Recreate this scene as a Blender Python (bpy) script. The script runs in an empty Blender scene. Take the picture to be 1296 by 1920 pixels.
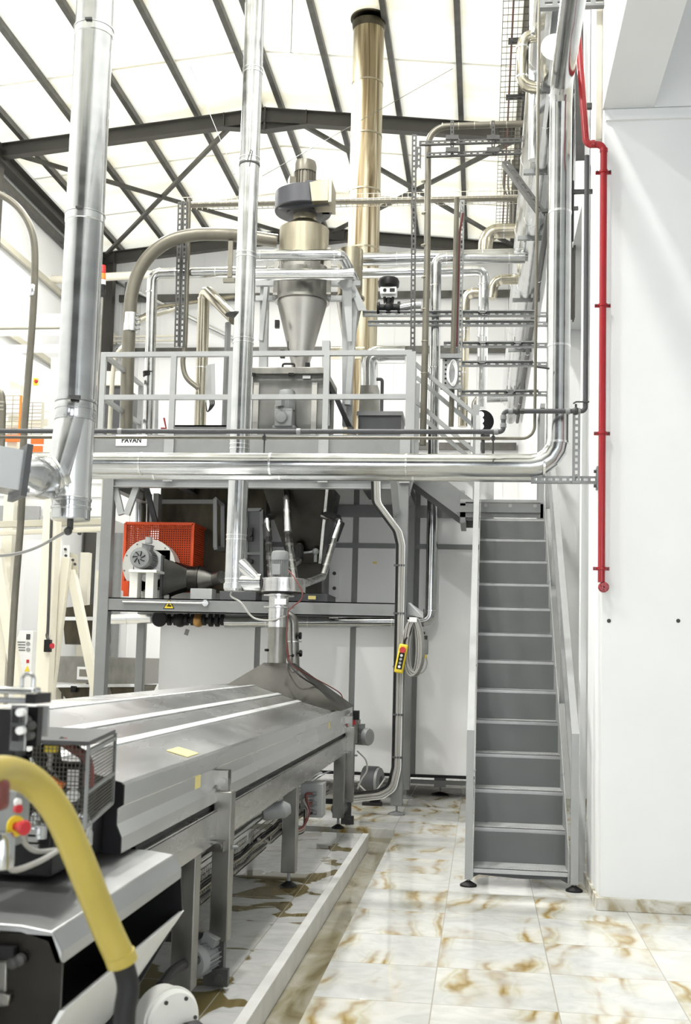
import bpy, bmesh, math, random
from mathutils import Vector, Matrix
random.seed(7)
PI = math.pi
scene = bpy.context.scene
COL = scene.collection

# ------------------------------------------------------------------ camera
F, ROLL, VPX, VPY, CY, EYE = 2100.0, 0.015, 903.0, 1237.0, 1040.0, 1.65
_a = Vector(((VPX-648)/F, (VPY-CY)/F, 1)).normalized()
_b = Vector((1, ROLL, 0)); _b.z = -(_a.x*_b.x+_a.y*_b.y)/_a.z; _b.normalize()
_d = _a.cross(_b)
CW = Matrix((_b, _a, -_d))            # camera axes (x right, y down, z forward) to room axes
def P(px, py, Y):
    """the point of the room at depth Y that a picture position looks at"""
    v = CW @ Vector(((px-648)/F, (py-CY)/F, 1)); w = v*(Y/v.y); w.z += EYE
    return w
def G(px, py, z=0.0):
    v = CW @ Vector(((px-648)/F, (py-CY)/F, 1)); w = v*((z-EYE)/v.z); w.z += EYE
    return w
def S(n, Y): return n*Y/F             # n pixels at depth Y in metres
cam = bpy.data.cameras.new('camera'); camo = bpy.data.objects.new('camera', cam); COL.objects.link(camo)
right, up, back = CW @ Vector((1,0,0)), CW @ Vector((0,-1,0)), CW @ Vector((0,0,-1))
camo.matrix_world = Matrix(((right.x, up.x, back.x, 0), (right.y, up.y, back.y, 0), (right.z, up.z, back.z, EYE), (0,0,0,1)))
cam.sensor_fit = 'VERTICAL'; cam.sensor_height = 36; cam.sensor_width = 36
cam.lens = F/1920*36; cam.shift_y = (CY-960)/1920; cam.clip_start = .05; cam.clip_end = 200
cam.dof.use_dof = True; cam.dof.focus_distance = 10.5; cam.dof.aperture_fstop = 4.5
scene.camera = camo

# ------------------------------------------------------------------ light
w = bpy.data.worlds.new('sky'); scene.world = w; w.use_nodes = True
bg = w.node_tree.nodes['Background']; bg.inputs[0].default_value = (.94, .97, 1, 1); bg.inputs[1].default_value = 4.0
vs = scene.view_settings
vs.view_transform = 'Standard'; vs.look = 'None'; vs.gamma = 1; vs.use_curve_mapping = False; vs.exposure = 0.60

# ------------------------------------------------------------------ materials
def mat(name, col, rough=.5, metal=0.0, noise=0.0, nscale=6, rvar=0.0, stretch=(1,1,1), emit=0, bump=0.0, spec=None):
    m = bpy.data.materials.new(name); m.use_nodes = True
    nt = m.node_tree; b = nt.nodes['Principled BSDF']
    b.inputs['Base Color'].default_value = (*col, 1); b.inputs['Roughness'].default_value = rough; b.inputs['Metallic'].default_value = metal
    if spec is not None: b.inputs['Specular IOR Level'].default_value = spec
    if emit:
        b.inputs['Emission Color'].default_value = (*col, 1); b.inputs['Emission Strength'].default_value = emit
    if noise or rvar or bump:
        tc = nt.nodes.new('ShaderNodeTexCoord'); mp = nt.nodes.new('ShaderNodeMapping'); mp.inputs['Scale'].default_value = stretch
        n = nt.nodes.new('ShaderNodeTexNoise'); n.inputs['Scale'].default_value = nscale; n.inputs['Detail'].default_value = 5
        nt.links.new(tc.outputs['Object'], mp.inputs[0]); nt.links.new(mp.outputs[0], n.inputs['Vector'])
        if noise:
            r = nt.nodes.new('ShaderNodeMapRange'); r.inputs['From Min'].default_value = .3; r.inputs['From Max'].default_value = .7
            r.inputs['To Min'].default_value = 1-noise; r.inputs['To Max'].default_value = 1+noise*.4
            mx = nt.nodes.new('ShaderNodeVectorMath'); mx.operation = 'SCALE'; mx.inputs[0].default_value = col
            nt.links.new(n.outputs['Fac'], r.inputs['Value']); nt.links.new(r.outputs[0], mx.inputs['Scale']); nt.links.new(mx.outputs[0], b.inputs['Base Color'])
        if rvar:
            r2 = nt.nodes.new('ShaderNodeMapRange'); r2.inputs['From Min'].default_value = .3; r2.inputs['From Max'].default_value = .7
            r2.inputs['To Min'].default_value = max(.03, rough-rvar); r2.inputs['To Max'].default_value = rough+rvar
            nt.links.new(n.outputs['Fac'], r2.inputs['Value']); nt.links.new(r2.outputs[0], b.inputs['Roughness'])
        if bump:
            bp = nt.nodes.new('ShaderNodeBump'); bp.inputs['Strength'].default_value = bump; bp.inputs['Distance'].default_value = .01
            nt.links.new(n.outputs['Fac'], bp.inputs['Height']); nt.links.new(bp.outputs[0], b.inputs['Normal'])
    return m
M = {}
M['steel'] = mat('brushed_steel', (.50,.50,.49), .24, 1, .18, 3, .08, (1,1,6))
M['steel_dull'] = mat('dull_steel', (.27,.265,.245), .38, 1, .25, 4, .1, (2,2,1))
M['steel_warm'] = mat('warm_reflection_steel', (.34,.31,.235), .40, 1, .25, 3, .08, (2,2,.5))  # plain steel; reflection of warm surroundings is painted into its colour
M['steel_hood'] = mat('wet_hood_steel', (.74,.75,.75), .27, 1, .07, 2.5, .04, (1,.3,1))
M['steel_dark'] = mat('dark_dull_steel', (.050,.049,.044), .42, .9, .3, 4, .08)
M['tread'] = mat('tread_plate', (.46,.47,.47), .42, .2, .12, 9)
M['riser'] = mat('riser_paint', (.125,.132,.13), .5, 0, .08, 3)
M['galv'] = mat('galvanised', (.50,.51,.51), .17, 1, .14, 5, .05, (1,1,2))
M['galv_bright'] = mat('bright_jacket', (.68,.69,.69), .22, 1, .10, 4, .06)
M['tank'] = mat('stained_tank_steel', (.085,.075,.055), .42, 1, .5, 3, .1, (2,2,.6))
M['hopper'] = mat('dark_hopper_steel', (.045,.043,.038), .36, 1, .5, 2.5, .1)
M['grey'] = mat('grey_paint', (.205,.212,.212), .42, 0, .06, 8)
M['grey_light'] = mat('light_grey_paint', (.33,.34,.34), .42, 0, .05, 8)
M['grey_dark'] = mat('dark_grey_paint', (.075,.078,.082), .5, 0, .08, 8, spec=.3)
M['roof_steel'] = mat('roof_frame_paint', (.060,.057,.050), .5, 0, .1, 4)
M['purlin'] = mat('purlin_zinc', (.10,.098,.088), .42, .3, .3, 5)
M['fanblue'] = mat('slate_fan_paint', (.045,.047,.056), .45, 0, .1, 5)
M['motor'] = mat('motor_grey', (.24,.25,.25), .45, 0, .08, 10)
M['motor_brown'] = mat('motor_taupe', (.155,.145,.115), .40, .45, .12, 8)
M['white'] = mat('white_paint', (.83,.84,.84), .55)
M['panel'] = mat('white_panel', (.86,.865,.87), .34, 0, .03, 1.2)
M['plaster'] = mat('plaster', (.77,.785,.79), .7, 0, .03, 2)
M['cream'] = mat('cream_paint', (.74,.71,.60), .45, 0, .05, 3)
M['cream_dark'] = mat('stone_paint', (.50,.48,.39), .45, 0, .06, 3)
M['white_fan'] = mat('fan_white_enamel', (.78,.78,.74), .35, 0, .06, 5)
M['black'] = mat('black_plastic', (.010,.010,.011), .45, spec=.25)
M['rubber'] = mat('black_rubber', (.016,.016,.017), .55, 0, .2, 12, spec=.3)
M['belt'] = mat('dark_belt', (.02,.022,.023), .28, 0, .5, 14, .12)
M['yellow'] = mat('yellow_plastic', (.78,.60,.03), .4)
M['hose'] = mat('yellow_hose', (.43,.345,.065), .34, 0, .10, 5)
M['bin'] = mat('bin_steel', (.22,.22,.21), .45, 1, .25, 3, .08, (2,2,.6))
M['cone'] = mat('cone_steel', (.42,.41,.385), .42, 1, .15, 2, .06)
M['lid'] = mat('lid_steel', (.40,.41,.41), .40, 1, .12, 2, .06)
M['pale_sheet'] = mat('pale_brushed_sheet', (.74,.75,.75), .5, .85, .06, 3)
M['jacket_warm'] = mat('warm_reflection_jacket', (.47,.44,.355), .22, 1, .2, 3, .06, (2,2,.6))  # galvanised jacket with the warm reflected tint put into the base colour
M['tape'] = mat('yellow_tape', (.78,.66,.26), .6)
M['red'] = mat('red_pipe_paint', (.33,.008,.014), .30, 0, .12, 6)
M['redbtn'] = mat('red_plastic', (.50,.02,.03), .35)
M['orange'] = mat('orange_guard', (.78,.085,.012), .45)
M['orange_stripe'] = mat('orange_stripe', (.85,.19,.03), .45)
M['brass'] = mat('brass', (.38,.22,.08), .4, 1)
M['cable_grey'] = mat('grey_cable', (.34,.335,.315), .5)
M['cable_red'] = mat('dark_red_cable', (.14,.03,.025), .5)
M['wire'] = mat('zinc_wire', (.36,.34,.28), .4, .8)
M['wire_dark'] = mat('dark_wire', (.09,.085,.07), .5, .4)
M['strut'] = mat('zinc_strut', (.25,.26,.26), .45, .4, .12, 12)
M['strut_dark'] = mat('dark_strut', (.05,.05,.048), .5, .1, .15, 10)
M['paper'] = mat('label_paper', (.80,.81,.81), .6)
M['lens'] = mat('lamp_lens', (1,1,.97), .4, 0, emit=6)
M['red_lens'] = mat('red_lens', (.75,.02,.02), .3)
M['orange_lens'] = mat('orange_lens', (.9,.22,.02), .3)
M['glassy'] = mat('smoked_acrylic', (.20,.19,.16), .08)
M['spark'] = mat('spot_lens', (1,1,1), .4, 0, emit=4)
# ------------------------------------------------------------------ special materials
def nodes(name):
    m = bpy.data.materials.new(name); m.use_nodes = True
    nt = m.node_tree; return m, nt, nt.nodes['Principled BSDF'], nt.nodes.new, nt.links.new
def ramp(new, stops):
    r = new('ShaderNodeValToRGB'); e = r.color_ramp.elements
    e[0].position, e[0].color = stops[0][0], (*stops[0][1], 1); e[1].position, e[1].color = stops[-1][0], (*stops[-1][1], 1)
    for p, c in stops[1:-1]:
        x = e.new(p); x.color = (*c, 1)
    return r
def roof_mat():
    m, nt, b, new, link = nodes('roof_sheet')
    b.inputs['Roughness'].default_value = .6
    tc = new('ShaderNodeTexCoord'); mp = new('ShaderNodeMapping'); mp.inputs['Scale'].default_value = (.25, 1, 1)
    n = new('ShaderNodeTexNoise'); n.inputs['Scale'].default_value = 1.3; n.inputs['Detail'].default_value = 4
    link(tc.outputs['Object'], mp.inputs[0]); link(mp.outputs[0], n.inputs['Vector'])
    r = ramp(new, [(.35, (.90,.87,.76)), (.52, (.95,.94,.89)), (1, (.96,.955,.92))])
    link(n.outputs['Fac'], r.inputs[0]); link(r.outputs[0], b.inputs['Base Color'])
    t = new('ShaderNodeBsdfTranslucent'); link(r.outputs[0], t.inputs[0])
    mx = new('ShaderNodeMixShader'); mx.inputs[0].default_value = .33
    link(b.outputs[0], mx.inputs[1]); link(t.outputs[0], mx.inputs[2]); link(mx.outputs[0], nt.nodes['Material Output'].inputs['Surface'])
    return m
M['roof'] = roof_mat()
def marble_mat(name, wet, gx=.6, gy=.65, ox=.288, oy=6.31):
    m, nt, b, new, link = nodes(name)
    tc = new('ShaderNodeTexCoord')
    # veins: warped bands, shifted from tile to tile
    sep = new('ShaderNodeSeparateXYZ'); link(tc.outputs['Object'], sep.inputs[0])
    def math(op, a, bb=None, clamp=False):
        x = new('ShaderNodeMath'); x.operation = op; x.use_clamp = clamp
        for i, v in enumerate((a, bb)):
            if v is None: continue
            if isinstance(v, (int, float)): x.inputs[i].default_value = v
            else: link(v, x.inputs[i])
        return x.outputs[0]
    u = math('DIVIDE', math('SUBTRACT', sep.outputs[0], ox), gx); v = math('DIVIDE', math('SUBTRACT', sep.outputs[1], oy), gy)
    iu, iv = math('FLOOR', u), math('FLOOR', v); fu, fv = math('FRACT', u), math('FRACT', v)
    eu = math('MINIMUM', fu, math('SUBTRACT', 1, fu)); ev = math('MINIMUM', fv, math('SUBTRACT', 1, fv))
    grout = math('LESS_THAN', math('MINIMUM', eu, ev), .0045)
    wn = new('ShaderNodeTexWhiteNoise'); cb = new('ShaderNodeCombineXYZ'); link(iu, cb.inputs[0]); link(iv, cb.inputs[1]); link(cb.outputs[0], wn.inputs['Vector'])
    off = new('ShaderNodeVectorMath'); off.operation = 'SCALE'; link(wn.outputs['Color'], off.inputs[0]); off.inputs['Scale'].default_value = 9
    add = new('ShaderNodeVectorMath'); link(tc.outputs['Object'], add.inputs[0]); link(off.outputs[0], add.inputs[1])
    mp = new('ShaderNodeMapping'); mp.inputs['Scale'].default_value = (1.0, .42, 1); mp.inputs['Rotation'].default_value = (0, 0, .12); link(add.outputs[0], mp.inputs[0])
    wv = new('ShaderNodeTexWave'); wv.inputs['Scale'].default_value = .62; wv.inputs['Distortion'].default_value = 10; wv.inputs['Detail'].default_value = 5; wv.inputs['Detail Scale'].default_value = 1.6
    link(mp.outputs[0], wv.inputs['Vector'])
    big = new('ShaderNodeTexNoise'); big.inputs['Scale'].default_value = 1.5; big.inputs['Detail'].default_value = 3; link(add.outputs[0], big.inputs['Vector'])
    vein = ramp(new, [(0, (.66,.66,.63)), (.25, (.64,.63,.58)), (.42, (.52,.49,.37)), (.55, (.58,.56,.47)), (.70, (.44,.36,.18)), (.80, (.31,.20,.06)), (.87, (.40,.31,.14)), (.93, (.55,.51,.39)), (1, (.66,.64,.58))])
    link(wv.outputs['Fac'], vein.inputs[0]); lo, hi = (.40, .57) if wet < 1 else (.60, .80)
    amt = ramp(new, [(lo, (0,0,0)), (hi, (1,1,1))]); link(big.outputs['Fac'], amt.inputs[0])
    base = new('ShaderNodeMixRGB'); base.inputs[1].default_value = (.58,.585,.57,1); link(vein.outputs[0], base.inputs[2]); link(amt.outputs[0], base.inputs[0])
    last = base.outputs[0]
    # streaky grey clouding of the stone
    st = new('ShaderNodeTexNoise'); st.inputs['Scale'].default_value = 5; st.inputs['Detail'].default_value = 6; st.inputs['Distortion'].default_value = 1.6; link(add.outputs[0], st.inputs['Vector'])
    sr = ramp(new, [(.3, (.80,.80,.79)), (.6, (1,1,1))]); link(st.outputs['Fac'], sr.inputs[0])
    mul = new('ShaderNodeMixRGB'); mul.blend_type = 'MULTIPLY'; mul.inputs[0].default_value = .8; link(last, mul.inputs[1]); link(sr.outputs[0], mul.inputs[2]); last = mul.outputs[0]
    pud = new('ShaderNodeTexNoise'); pud.inputs['Scale'].default_value = 1.15 if wet < 1 else 1.6; pud.inputs['Detail'].default_value = 3; pud.inputs['Distortion'].default_value = .6
    link(tc.outputs['Object'], pud.inputs['Vector'])
    if wet == 1:      # muddy pools along the joints of the plinth
        jd = math('MULTIPLY', math('SUBTRACT', 1, math('MULTIPLY', math('MINIMUM', eu, ev), 9), True), .085); pr = ramp(new, [(.615, (0,0,0)), (.63, (1,1,1))]); link(math('ADD', pud.outputs['Fac'], jd), pr.inputs[0])
        pm = new('ShaderNodeMixRGB'); link(pr.outputs[0], pm.inputs[0]); link(last, pm.inputs[1]); pm.inputs[2].default_value = (.17,.135,.055,1); last = pm.outputs[0]
    gm = new('ShaderNodeMixRGB'); link(grout, gm.inputs[0]); link(last, gm.inputs[1]); gm.inputs[2].default_value = (.36,.34,.28,1)
    link(gm.outputs[0], b.inputs['Base Color'])
    rr = new('ShaderNodeMapRange'); rr.inputs['From Min'].default_value = .42; rr.inputs['From Max'].default_value = .58
    rr.inputs['To Min'].default_value = .15; rr.inputs['To Max'].default_value = .04; link(pud.outputs['Fac'], rr.inputs['Value']); link(rr.outputs[0], b.inputs['Roughness'])
    bp = new('ShaderNodeBump'); bp.inputs['Strength'].default_value = .3; bp.inputs['Distance'].default_value = .002
    inv = math('SUBTRACT', 1, grout); link(inv, bp.inputs['Height']); link(bp.outputs[0], b.inputs['Normal'])
    return m
M['marble'] = marble_mat('marble_tiles', 0); M['marble_wet'] = marble_mat('muddy_marble_tiles', 1)
def skirting_mat():
    m, nt, b, new, link = nodes('marble_skirting')
    tc = new('ShaderNodeTexCoord'); n = new('ShaderNodeTexNoise'); n.inputs['Scale'].default_value = 4; n.inputs['Detail'].default_value = 5; n.inputs['Distortion'].default_value = 2
    link(tc.outputs['Object'], n.inputs['Vector']); r = ramp(new, [(.35, (.30,.25,.14)), (.5, (.52,.50,.43)), (.7, (.66,.66,.62))]); link(n.outputs['Fac'], r.inputs[0])
    link(r.outputs[0], b.inputs['Base Color']); b.inputs['Roughness'].default_value = .25
    return m
M['skirting'] = skirting_mat(); M['curb'] = mat('curb_stone', (.80,.80,.78), .3, 0, .14, 5)
def stack_mat():
    m, nt, b, new, link = nodes('stained_stack_steel')
    tc = new('ShaderNodeTexCoord'); mp = new('ShaderNodeMapping'); mp.inputs['Scale'].default_value = (5, 5, .28)
    n = new('ShaderNodeTexNoise'); n.inputs['Scale'].default_value = 1.6; n.inputs['Detail'].default_value = 6; n.inputs['Distortion'].default_value = .8
    link(tc.outputs['Object'], mp.inputs[0]); link(mp.outputs[0], n.inputs['Vector'])
    r = ramp(new, [(.34, (.10,.07,.03)), (.46, (.28,.23,.14)), (.56, (.46,.42,.31)), (.75, (.50,.46,.36))]); link(n.outputs['Fac'], r.inputs[0])
    link(r.outputs[0], b.inputs['Base Color']); b.inputs['Metallic'].default_value = .45; b.inputs['Roughness'].default_value = .42
    return m
M['stack'] = stack_mat()
def water_mat():
    m, nt, b, new, link = nodes('muddy_water')
    tc = new('ShaderNodeTexCoord'); n = new('ShaderNodeTexNoise'); n.inputs['Scale'].default_value = 4; n.inputs['Detail'].default_value = 5; n.inputs['Distortion'].default_value = .8
    mp = new('ShaderNodeMapping'); mp.inputs['Scale'].default_value = (1, .45, 1); link(tc.outputs['Object'], mp.inputs[0]); link(mp.outputs[0], n.inputs['Vector'])
    r = ramp(new, [(.36, (.16,.13,.06)), (.46, (.27,.24,.15)), (.58, (.36,.34,.27)), (.72, (.27,.24,.16))]); link(n.outputs['Fac'], r.inputs[0])
    link(r.outputs[0], b.inputs['Base Color']); b.inputs['Roughness'].default_value = .08
    bp = new('ShaderNodeBump'); bp.inputs['Strength'].default_value = .15; bp.inputs['Distance'].default_value = .01; link(n.outputs['Fac'], bp.inputs['Height']); link(bp.outputs[0], b.inputs['Normal'])
    return m
M['water'] = water_mat()

# ------------------------------------------------------------------ mesh builder
V = Vector
def fillet(pts, r, n=5):
    pts = [V(p) for p in pts]
    if r <= 0 or len(pts) < 3: return pts
    out = [pts[0]]
    for i in range(1, len(pts)-1):
        p, q, s = pts[i-1], pts[i], pts[i+1]
        d1, d2 = (p-q), (s-q); l1, l2 = d1.length, d2.length; d1.normalize(); d2.normalize()
        ang = d1.angle(d2)
        if ang > PI-.03: out.append(q); continue
        t = min(r/math.tan(ang/2), l1*.48, l2*.48); rr = t*math.tan(ang/2)
        c = q+(d1+d2).normalized()*(rr/math.sin(ang/2)); a, b = q+d1*t, q+d2*t
        va, vb = a-c, b-c; tot = va.angle(vb); ax = va.cross(vb).normalized()
        for k in range(n+1): out.append(c+Matrix.Rotation(tot*k/n, 3, ax) @ va)
    out.append(pts[-1]); return out
def smooth_path(pts, n=6):
    """points of a soft curve through pts"""
    pts = [V(p) for p in pts]; q = [pts[0]*2-pts[1]]+pts+[pts[-1]*2-pts[-2]]; out = []
    for i in range(1, len(q)-2):
        a, b, c, d = q[i-1:i+3]
        for k in range(n):
            t = k/n; out.append(.5*((2*b)+(c-a)*t+(2*a-5*b+4*c-d)*t*t+(3*b-a-3*c+d)*t**3))
    out.append(pts[-1]); return out
class B:
    def __init__(s): s.v = []; s.f = []; s.mi = []; s.m = 0
    def add(s, vs, fs):
        o = len(s.v); s.v += [V(x) for x in vs]; s.f += [tuple(i+o for i in f) for f in fs]; s.mi += [s.m]*len(fs); return s
    def box(s, a, b):
        (x0,y0,z0),(x1,y1,z1) = a, b
        return s.add([(x,y,z) for x in (x0,x1) for y in (y0,y1) for z in (z0,z1)], [(0,1,3,2),(4,6,7,5),(0,4,5,1),(2,3,7,6),(0,2,6,4),(1,5,7,3)])
    def cbox(s, c, dx, dy, dz): return s.box((c[0]-dx/2,c[1]-dy/2,c[2]-dz/2),(c[0]+dx/2,c[1]+dy/2,c[2]+dz/2))
    def beam(s, p, q, w, h, up=(0,0,1), off=(0,0)):
        """bar from p to q, w across and h along up"""
        p, q = V(p), V(q); d = (q-p).normalized(); u = V(up); x = d.cross(u)
        if x.length < 1e-4: x = d.cross(V((0,1,0)))
        x.normalize(); y = x.cross(d).normalized(); p = p+x*off[0]+y*off[1]; q = q+x*off[0]+y*off[1]
        vs = [e+x*(i*w/2)+y*(j*h/2) for e in (p,q) for i,j in ((-1,-1),(1,-1),(1,1),(-1,1))]
        return s.add(vs, [(3,2,1,0),(4,5,6,7),(0,1,5,4),(1,2,6,5),(2,3,7,6),(3,0,4,7)])
    def ibeam(s, p, q, w, h, t=.012, up=(0,0,1)):
        s.beam(p, q, w, t, up, (0, h/2-t/2)); s.beam(p, q, w, t, up, (0, -h/2+t/2)); return s.beam(p, q, t, h-2*t, up)
    def channel(s, p, q, w, h, t=.004, up=(0,0,1), pitch=0):
        """slotted strut: two rails with cross bars leave real slots; flanges at the sides"""
        p, q = V(p), V(q); L = (q-p).length; d = (q-p)/L
        s.beam(p, q, t, h, up, (-w/2+t/2, -h/2)); s.beam(p, q, t, h, up, (w/2-t/2, -h/2))
        if not pitch: return s.beam(p, q, w, t, up)
        k = w*.32
        s.beam(p, q, k, t, up, (-w/2+k/2, 0)); s.beam(p, q, k, t, up, (w/2-k/2, 0))
        n = int(L/pitch)
        for i in range(n+1):
            a = p+d*(i*pitch); s.beam(a, a+d*min(pitch*.4, max(.001, L-i*pitch)), w*.4, t*.9, up)
        return s
    def tube(s, pts, r, seg=20, caps=True, bend=0, n=5, r1=None):
        pts = fillet(pts, bend, n); N = len(pts)
        dirs = [(pts[min(i+1,N-1)]-pts[max(i-1,0)]).normalized() for i in range(N)]
        d0 = (pts[1]-pts[0]).normalized(); x = d0.cross(V((0,0,1)))
        if x.length < 1e-3: x = d0.cross(V((0,1,0)))
        x.normalize(); vs = []; prev = d0
        for i, p in enumerate(pts):
            d = (pts[1]-pts[0]).normalized() if i == 0 else (pts[-1]-pts[-2]).normalized() if i == N-1 else ((pts[i]-pts[i-1]).normalized()+(pts[i+1]-pts[i]).normalized()).normalized()
            x = (x-d*x.dot(d)).normalized(); y = d.cross(x)
            k = 1.0
            rr = r if r1 is None else r+(r1-r)*i/(N-1)
            for j in range(seg):
                t = 2*PI*j/seg; vs.append(p+(x*math.cos(t)+y*math.sin(t))*rr)
        fs = [(i*seg+j, i*seg+(j+1)%seg, (i+1)*seg+(j+1)%seg, (i+1)*seg+j) for i in range(N-1) for j in range(seg)]
        if caps: fs += [tuple(range(seg-1,-1,-1)), tuple((N-1)*seg+j for j in range(seg))]
        return s.add(vs, fs)
    def cyl(s, p, q, r, r1=None, seg=24, caps=True): return s.tube([p, q], r, seg, caps, r1=r if r1 is None else r1)
    def lathe(s, c, prof, axis=(0,0,1), seg=32):
        """profile of (radius, height) pairs turned about an axis through c"""
        d = V(axis).normalized(); x = d.cross(V((0,0,1)))
        if x.length < 1e-3: x = V((1,0,0))
        x.normalize(); y = d.cross(x); c = V(c); vs = []
        for r, h in prof:
            for j in range(seg):
                t = 2*PI*j/seg; vs.append(c+d*h+(x*math.cos(t)+y*math.sin(t))*max(r,1e-4))
        fs = [(i*seg+j, i*seg+(j+1)%seg, (i+1)*seg+(j+1)%seg, (i+1)*seg+j) for i in range(len(prof)-1) for j in range(seg)]
        fs += [tuple(range(seg-1,-1,-1)), tuple((len(prof)-1)*seg+j for j in range(seg))]
        return s.add(vs, fs)
    def ring(s, c, axis, r, wdt, t=.006, seg=32):
        return s.lathe(c, [(r-.001,-wdt/2),(r+t,-wdt/2*.8),(r+t,wdt/2*.8),(r-.001,wdt/2)], axis, seg)
    def prism(s, poly, vec):
        n = len(poly); vec = V(vec); vs = [V(p) for p in poly]+[V(p)+vec for p in poly]
        return s.add(vs, [tuple(range(n-1,-1,-1)), tuple(range(n,2*n))]+[(i,(i+1)%n,n+(i+1)%n,n+i) for i in range(n)])
    def loft(s, A, Bp, caps=True):
        n = len(A); fs = [(i,(i+1)%n,n+(i+1)%n,n+i) for i in range(n)]
        if caps: fs += [tuple(range(n-1,-1,-1)), tuple(range(n,2*n))]
        return s.add(list(A)+list(Bp), fs)
    def ball(s, c, r, sz=1):
        return s.lathe(c, [(r*math.sin(PI*k/8), -r*math.cos(PI*k/8)*sz) for k in range(9)], seg=16)
    def mesh(s, o, u, v, nu, nv, r):
        """welded wire grid on the parallelogram o, u, v"""
        o, u, v = V(o), V(u), V(v); nrm = u.cross(v).normalized()
        for i in range(nu+1): s.beam(o+u*(i/nu), o+u*(i/nu)+v, r, r, nrm)
        for j in range(nv+1): s.beam(o+v*(j/nv), o+v*(j/nv)+u, r, r, nrm)
        return s
    def build(s, name, m, parent=None, sharp=28, bevel=0, at=None):
        if parent is not None: o0 = V(parent['_o'])
        elif at is not None: o0 = V(at)
        else:
            zs = min(p.z for p in s.v); lo = [min(p[i] for p in s.v) for i in range(3)]; hi = [max(p[i] for p in s.v) for i in range(3)]
            o0 = V(((lo[0]+hi[0])/2, (lo[1]+hi[1])/2, zs))
        me = bpy.data.meshes.new(name); me.from_pydata([p-o0 for p in s.v], [], s.f)
        for x in (m if isinstance(m, (list, tuple)) else [m]): me.materials.append(M[x])
        me.polygons.foreach_set('material_index', s.mi)
        bm = bmesh.new(); bm.from_mesh(me); bmesh.ops.recalc_face_normals(bm, faces=bm.faces); bm.to_mesh(me); bm.free()
        me.polygons.foreach_set('use_smooth', [True]*len(me.polygons)); me.set_sharp_from_angle(angle=math.radians(sharp)); me.update()
        o = bpy.data.objects.new(name, me); COL.objects.link(o); o['_o'] = o0
        if parent is not None: o.parent = parent
        else: o.location = o0
        if bevel:
            md = o.modifiers.new('edge', 'BEVEL'); md.width = bevel; md.segments = 2; md.limit_method = 'ANGLE'; md.angle_limit = .6; md.harden_normals = False
        return o
def tag(o, label, cat, group=None):
    o['label'] = label; o['category'] = cat
    if group: o['group'] = group
    return o
def T(name, label, cat, loc, group=None):
    o = bpy.data.objects.new(name, None); COL.objects.link(o); o.location = loc; o['_o'] = V(loc); o.empty_display_size = .1
    return tag(o, label, cat, group)
def struct(name, b, m, bevel=0, label=None):
    o = b.build(name, m, bevel=bevel); o['kind'] = 'structure'
    return o
def pipe(name, label, cat, pts, r, m, bend=0, n=5, seams=(), group=None, seg=28, band='galv_bright', caps=True, sw=.02, st=.003):
    """one run of pipe; every joint band is a part"""
    o = tag(B().tube(pts, r, seg, caps, bend, n).build(name, m, sharp=16 if n <= 4 else 28), label, cat, group)
    for c, ax in seams: B().ring(c, ax, r, sw, st, seg).build('joint_band', band, o)
    return o
def motor(parent, c, axis, r, L, m='motor', cap='fan_cover', box=(0,0,1), n=22, name='motor'):
    """finned electric motor: body along axis from c, fan cover at the far end, terminal box on the side"""
    d = V(axis).normalized(); c = V(c); b = B(); b.cyl(c, c+d*L*.68, r*.86, seg=24)
    x = d.cross(V((0,0,1)));  x = V((1,0,0)) if x.length < 1e-3 else x.normalized(); y = d.cross(x)
    for k in range(n):
        t = 2*PI*k/n; q = (x*math.cos(t)+y*math.sin(t)); b.beam(c+d*L*.06+q*r*.9, c+d*L*.64+q*r*.9, r*.05, r*.22, q)
    b.lathe(c, [(r*1.02,0),(r*1.02,L*.05),(r*.86,L*.06)], d, 24)
    mo = b.build(name, m, parent)
    fc = B().lathe(c+d*L*.66, [(r*1.0,0),(r*1.02,L*.2),(r*.93,L*.31),(r*.62,L*.34),(r*.6,L*.33),(.001,L*.33)], d, 28).build(cap, m, mo)
    bx = V(box).normalized(); s2 = d.cross(bx).normalized()
    q = c+d*L*.3+bx*r*1.15; b = B(); b.beam(q-d*L*.17, q+d*L*.17, r*.9, r*.55, bx); b.beam(q-d*L*.19+bx*r*.28, q+d*L*.19+bx*r*.28, r*.98, r*.07, bx)
    b.build('terminal_box', m, mo, bevel=.002)
    return mo
# ================================================================== SETTING
TX0, TX1, TY1, TD = -.995, -.79, 10.95, -.08          # drain channel
PZ = .05                                             # plinth top
b = B(); b.box((TX1, -8, -.3), (7, TY1, 0)); b.box((-9.2, TY1+.0, -.3), (7, 26, 0)); struct('floor', b, 'marble')
b = B(); b.box((-9.2, -8, -.3), (TX0, 10.3, PZ)); struct('floor_plinth', b, 'marble_wet')
b = B(); b.box((TX0, -8, -.3), (TX1, TY1, TD)); b.box((-9.2, 10.3, -.3), (TX0, TY1, TD)); o = struct('floor_drain', b, 'water')
b = B(); b.box((TX0-.05, -8, PZ-.0), (TX0+.004, 10.304, PZ+.004)); b.box((TX0, -8, TD), (TX0+.004, 10.304, PZ)); struct('floor_curb', b, 'curb', .002)
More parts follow.
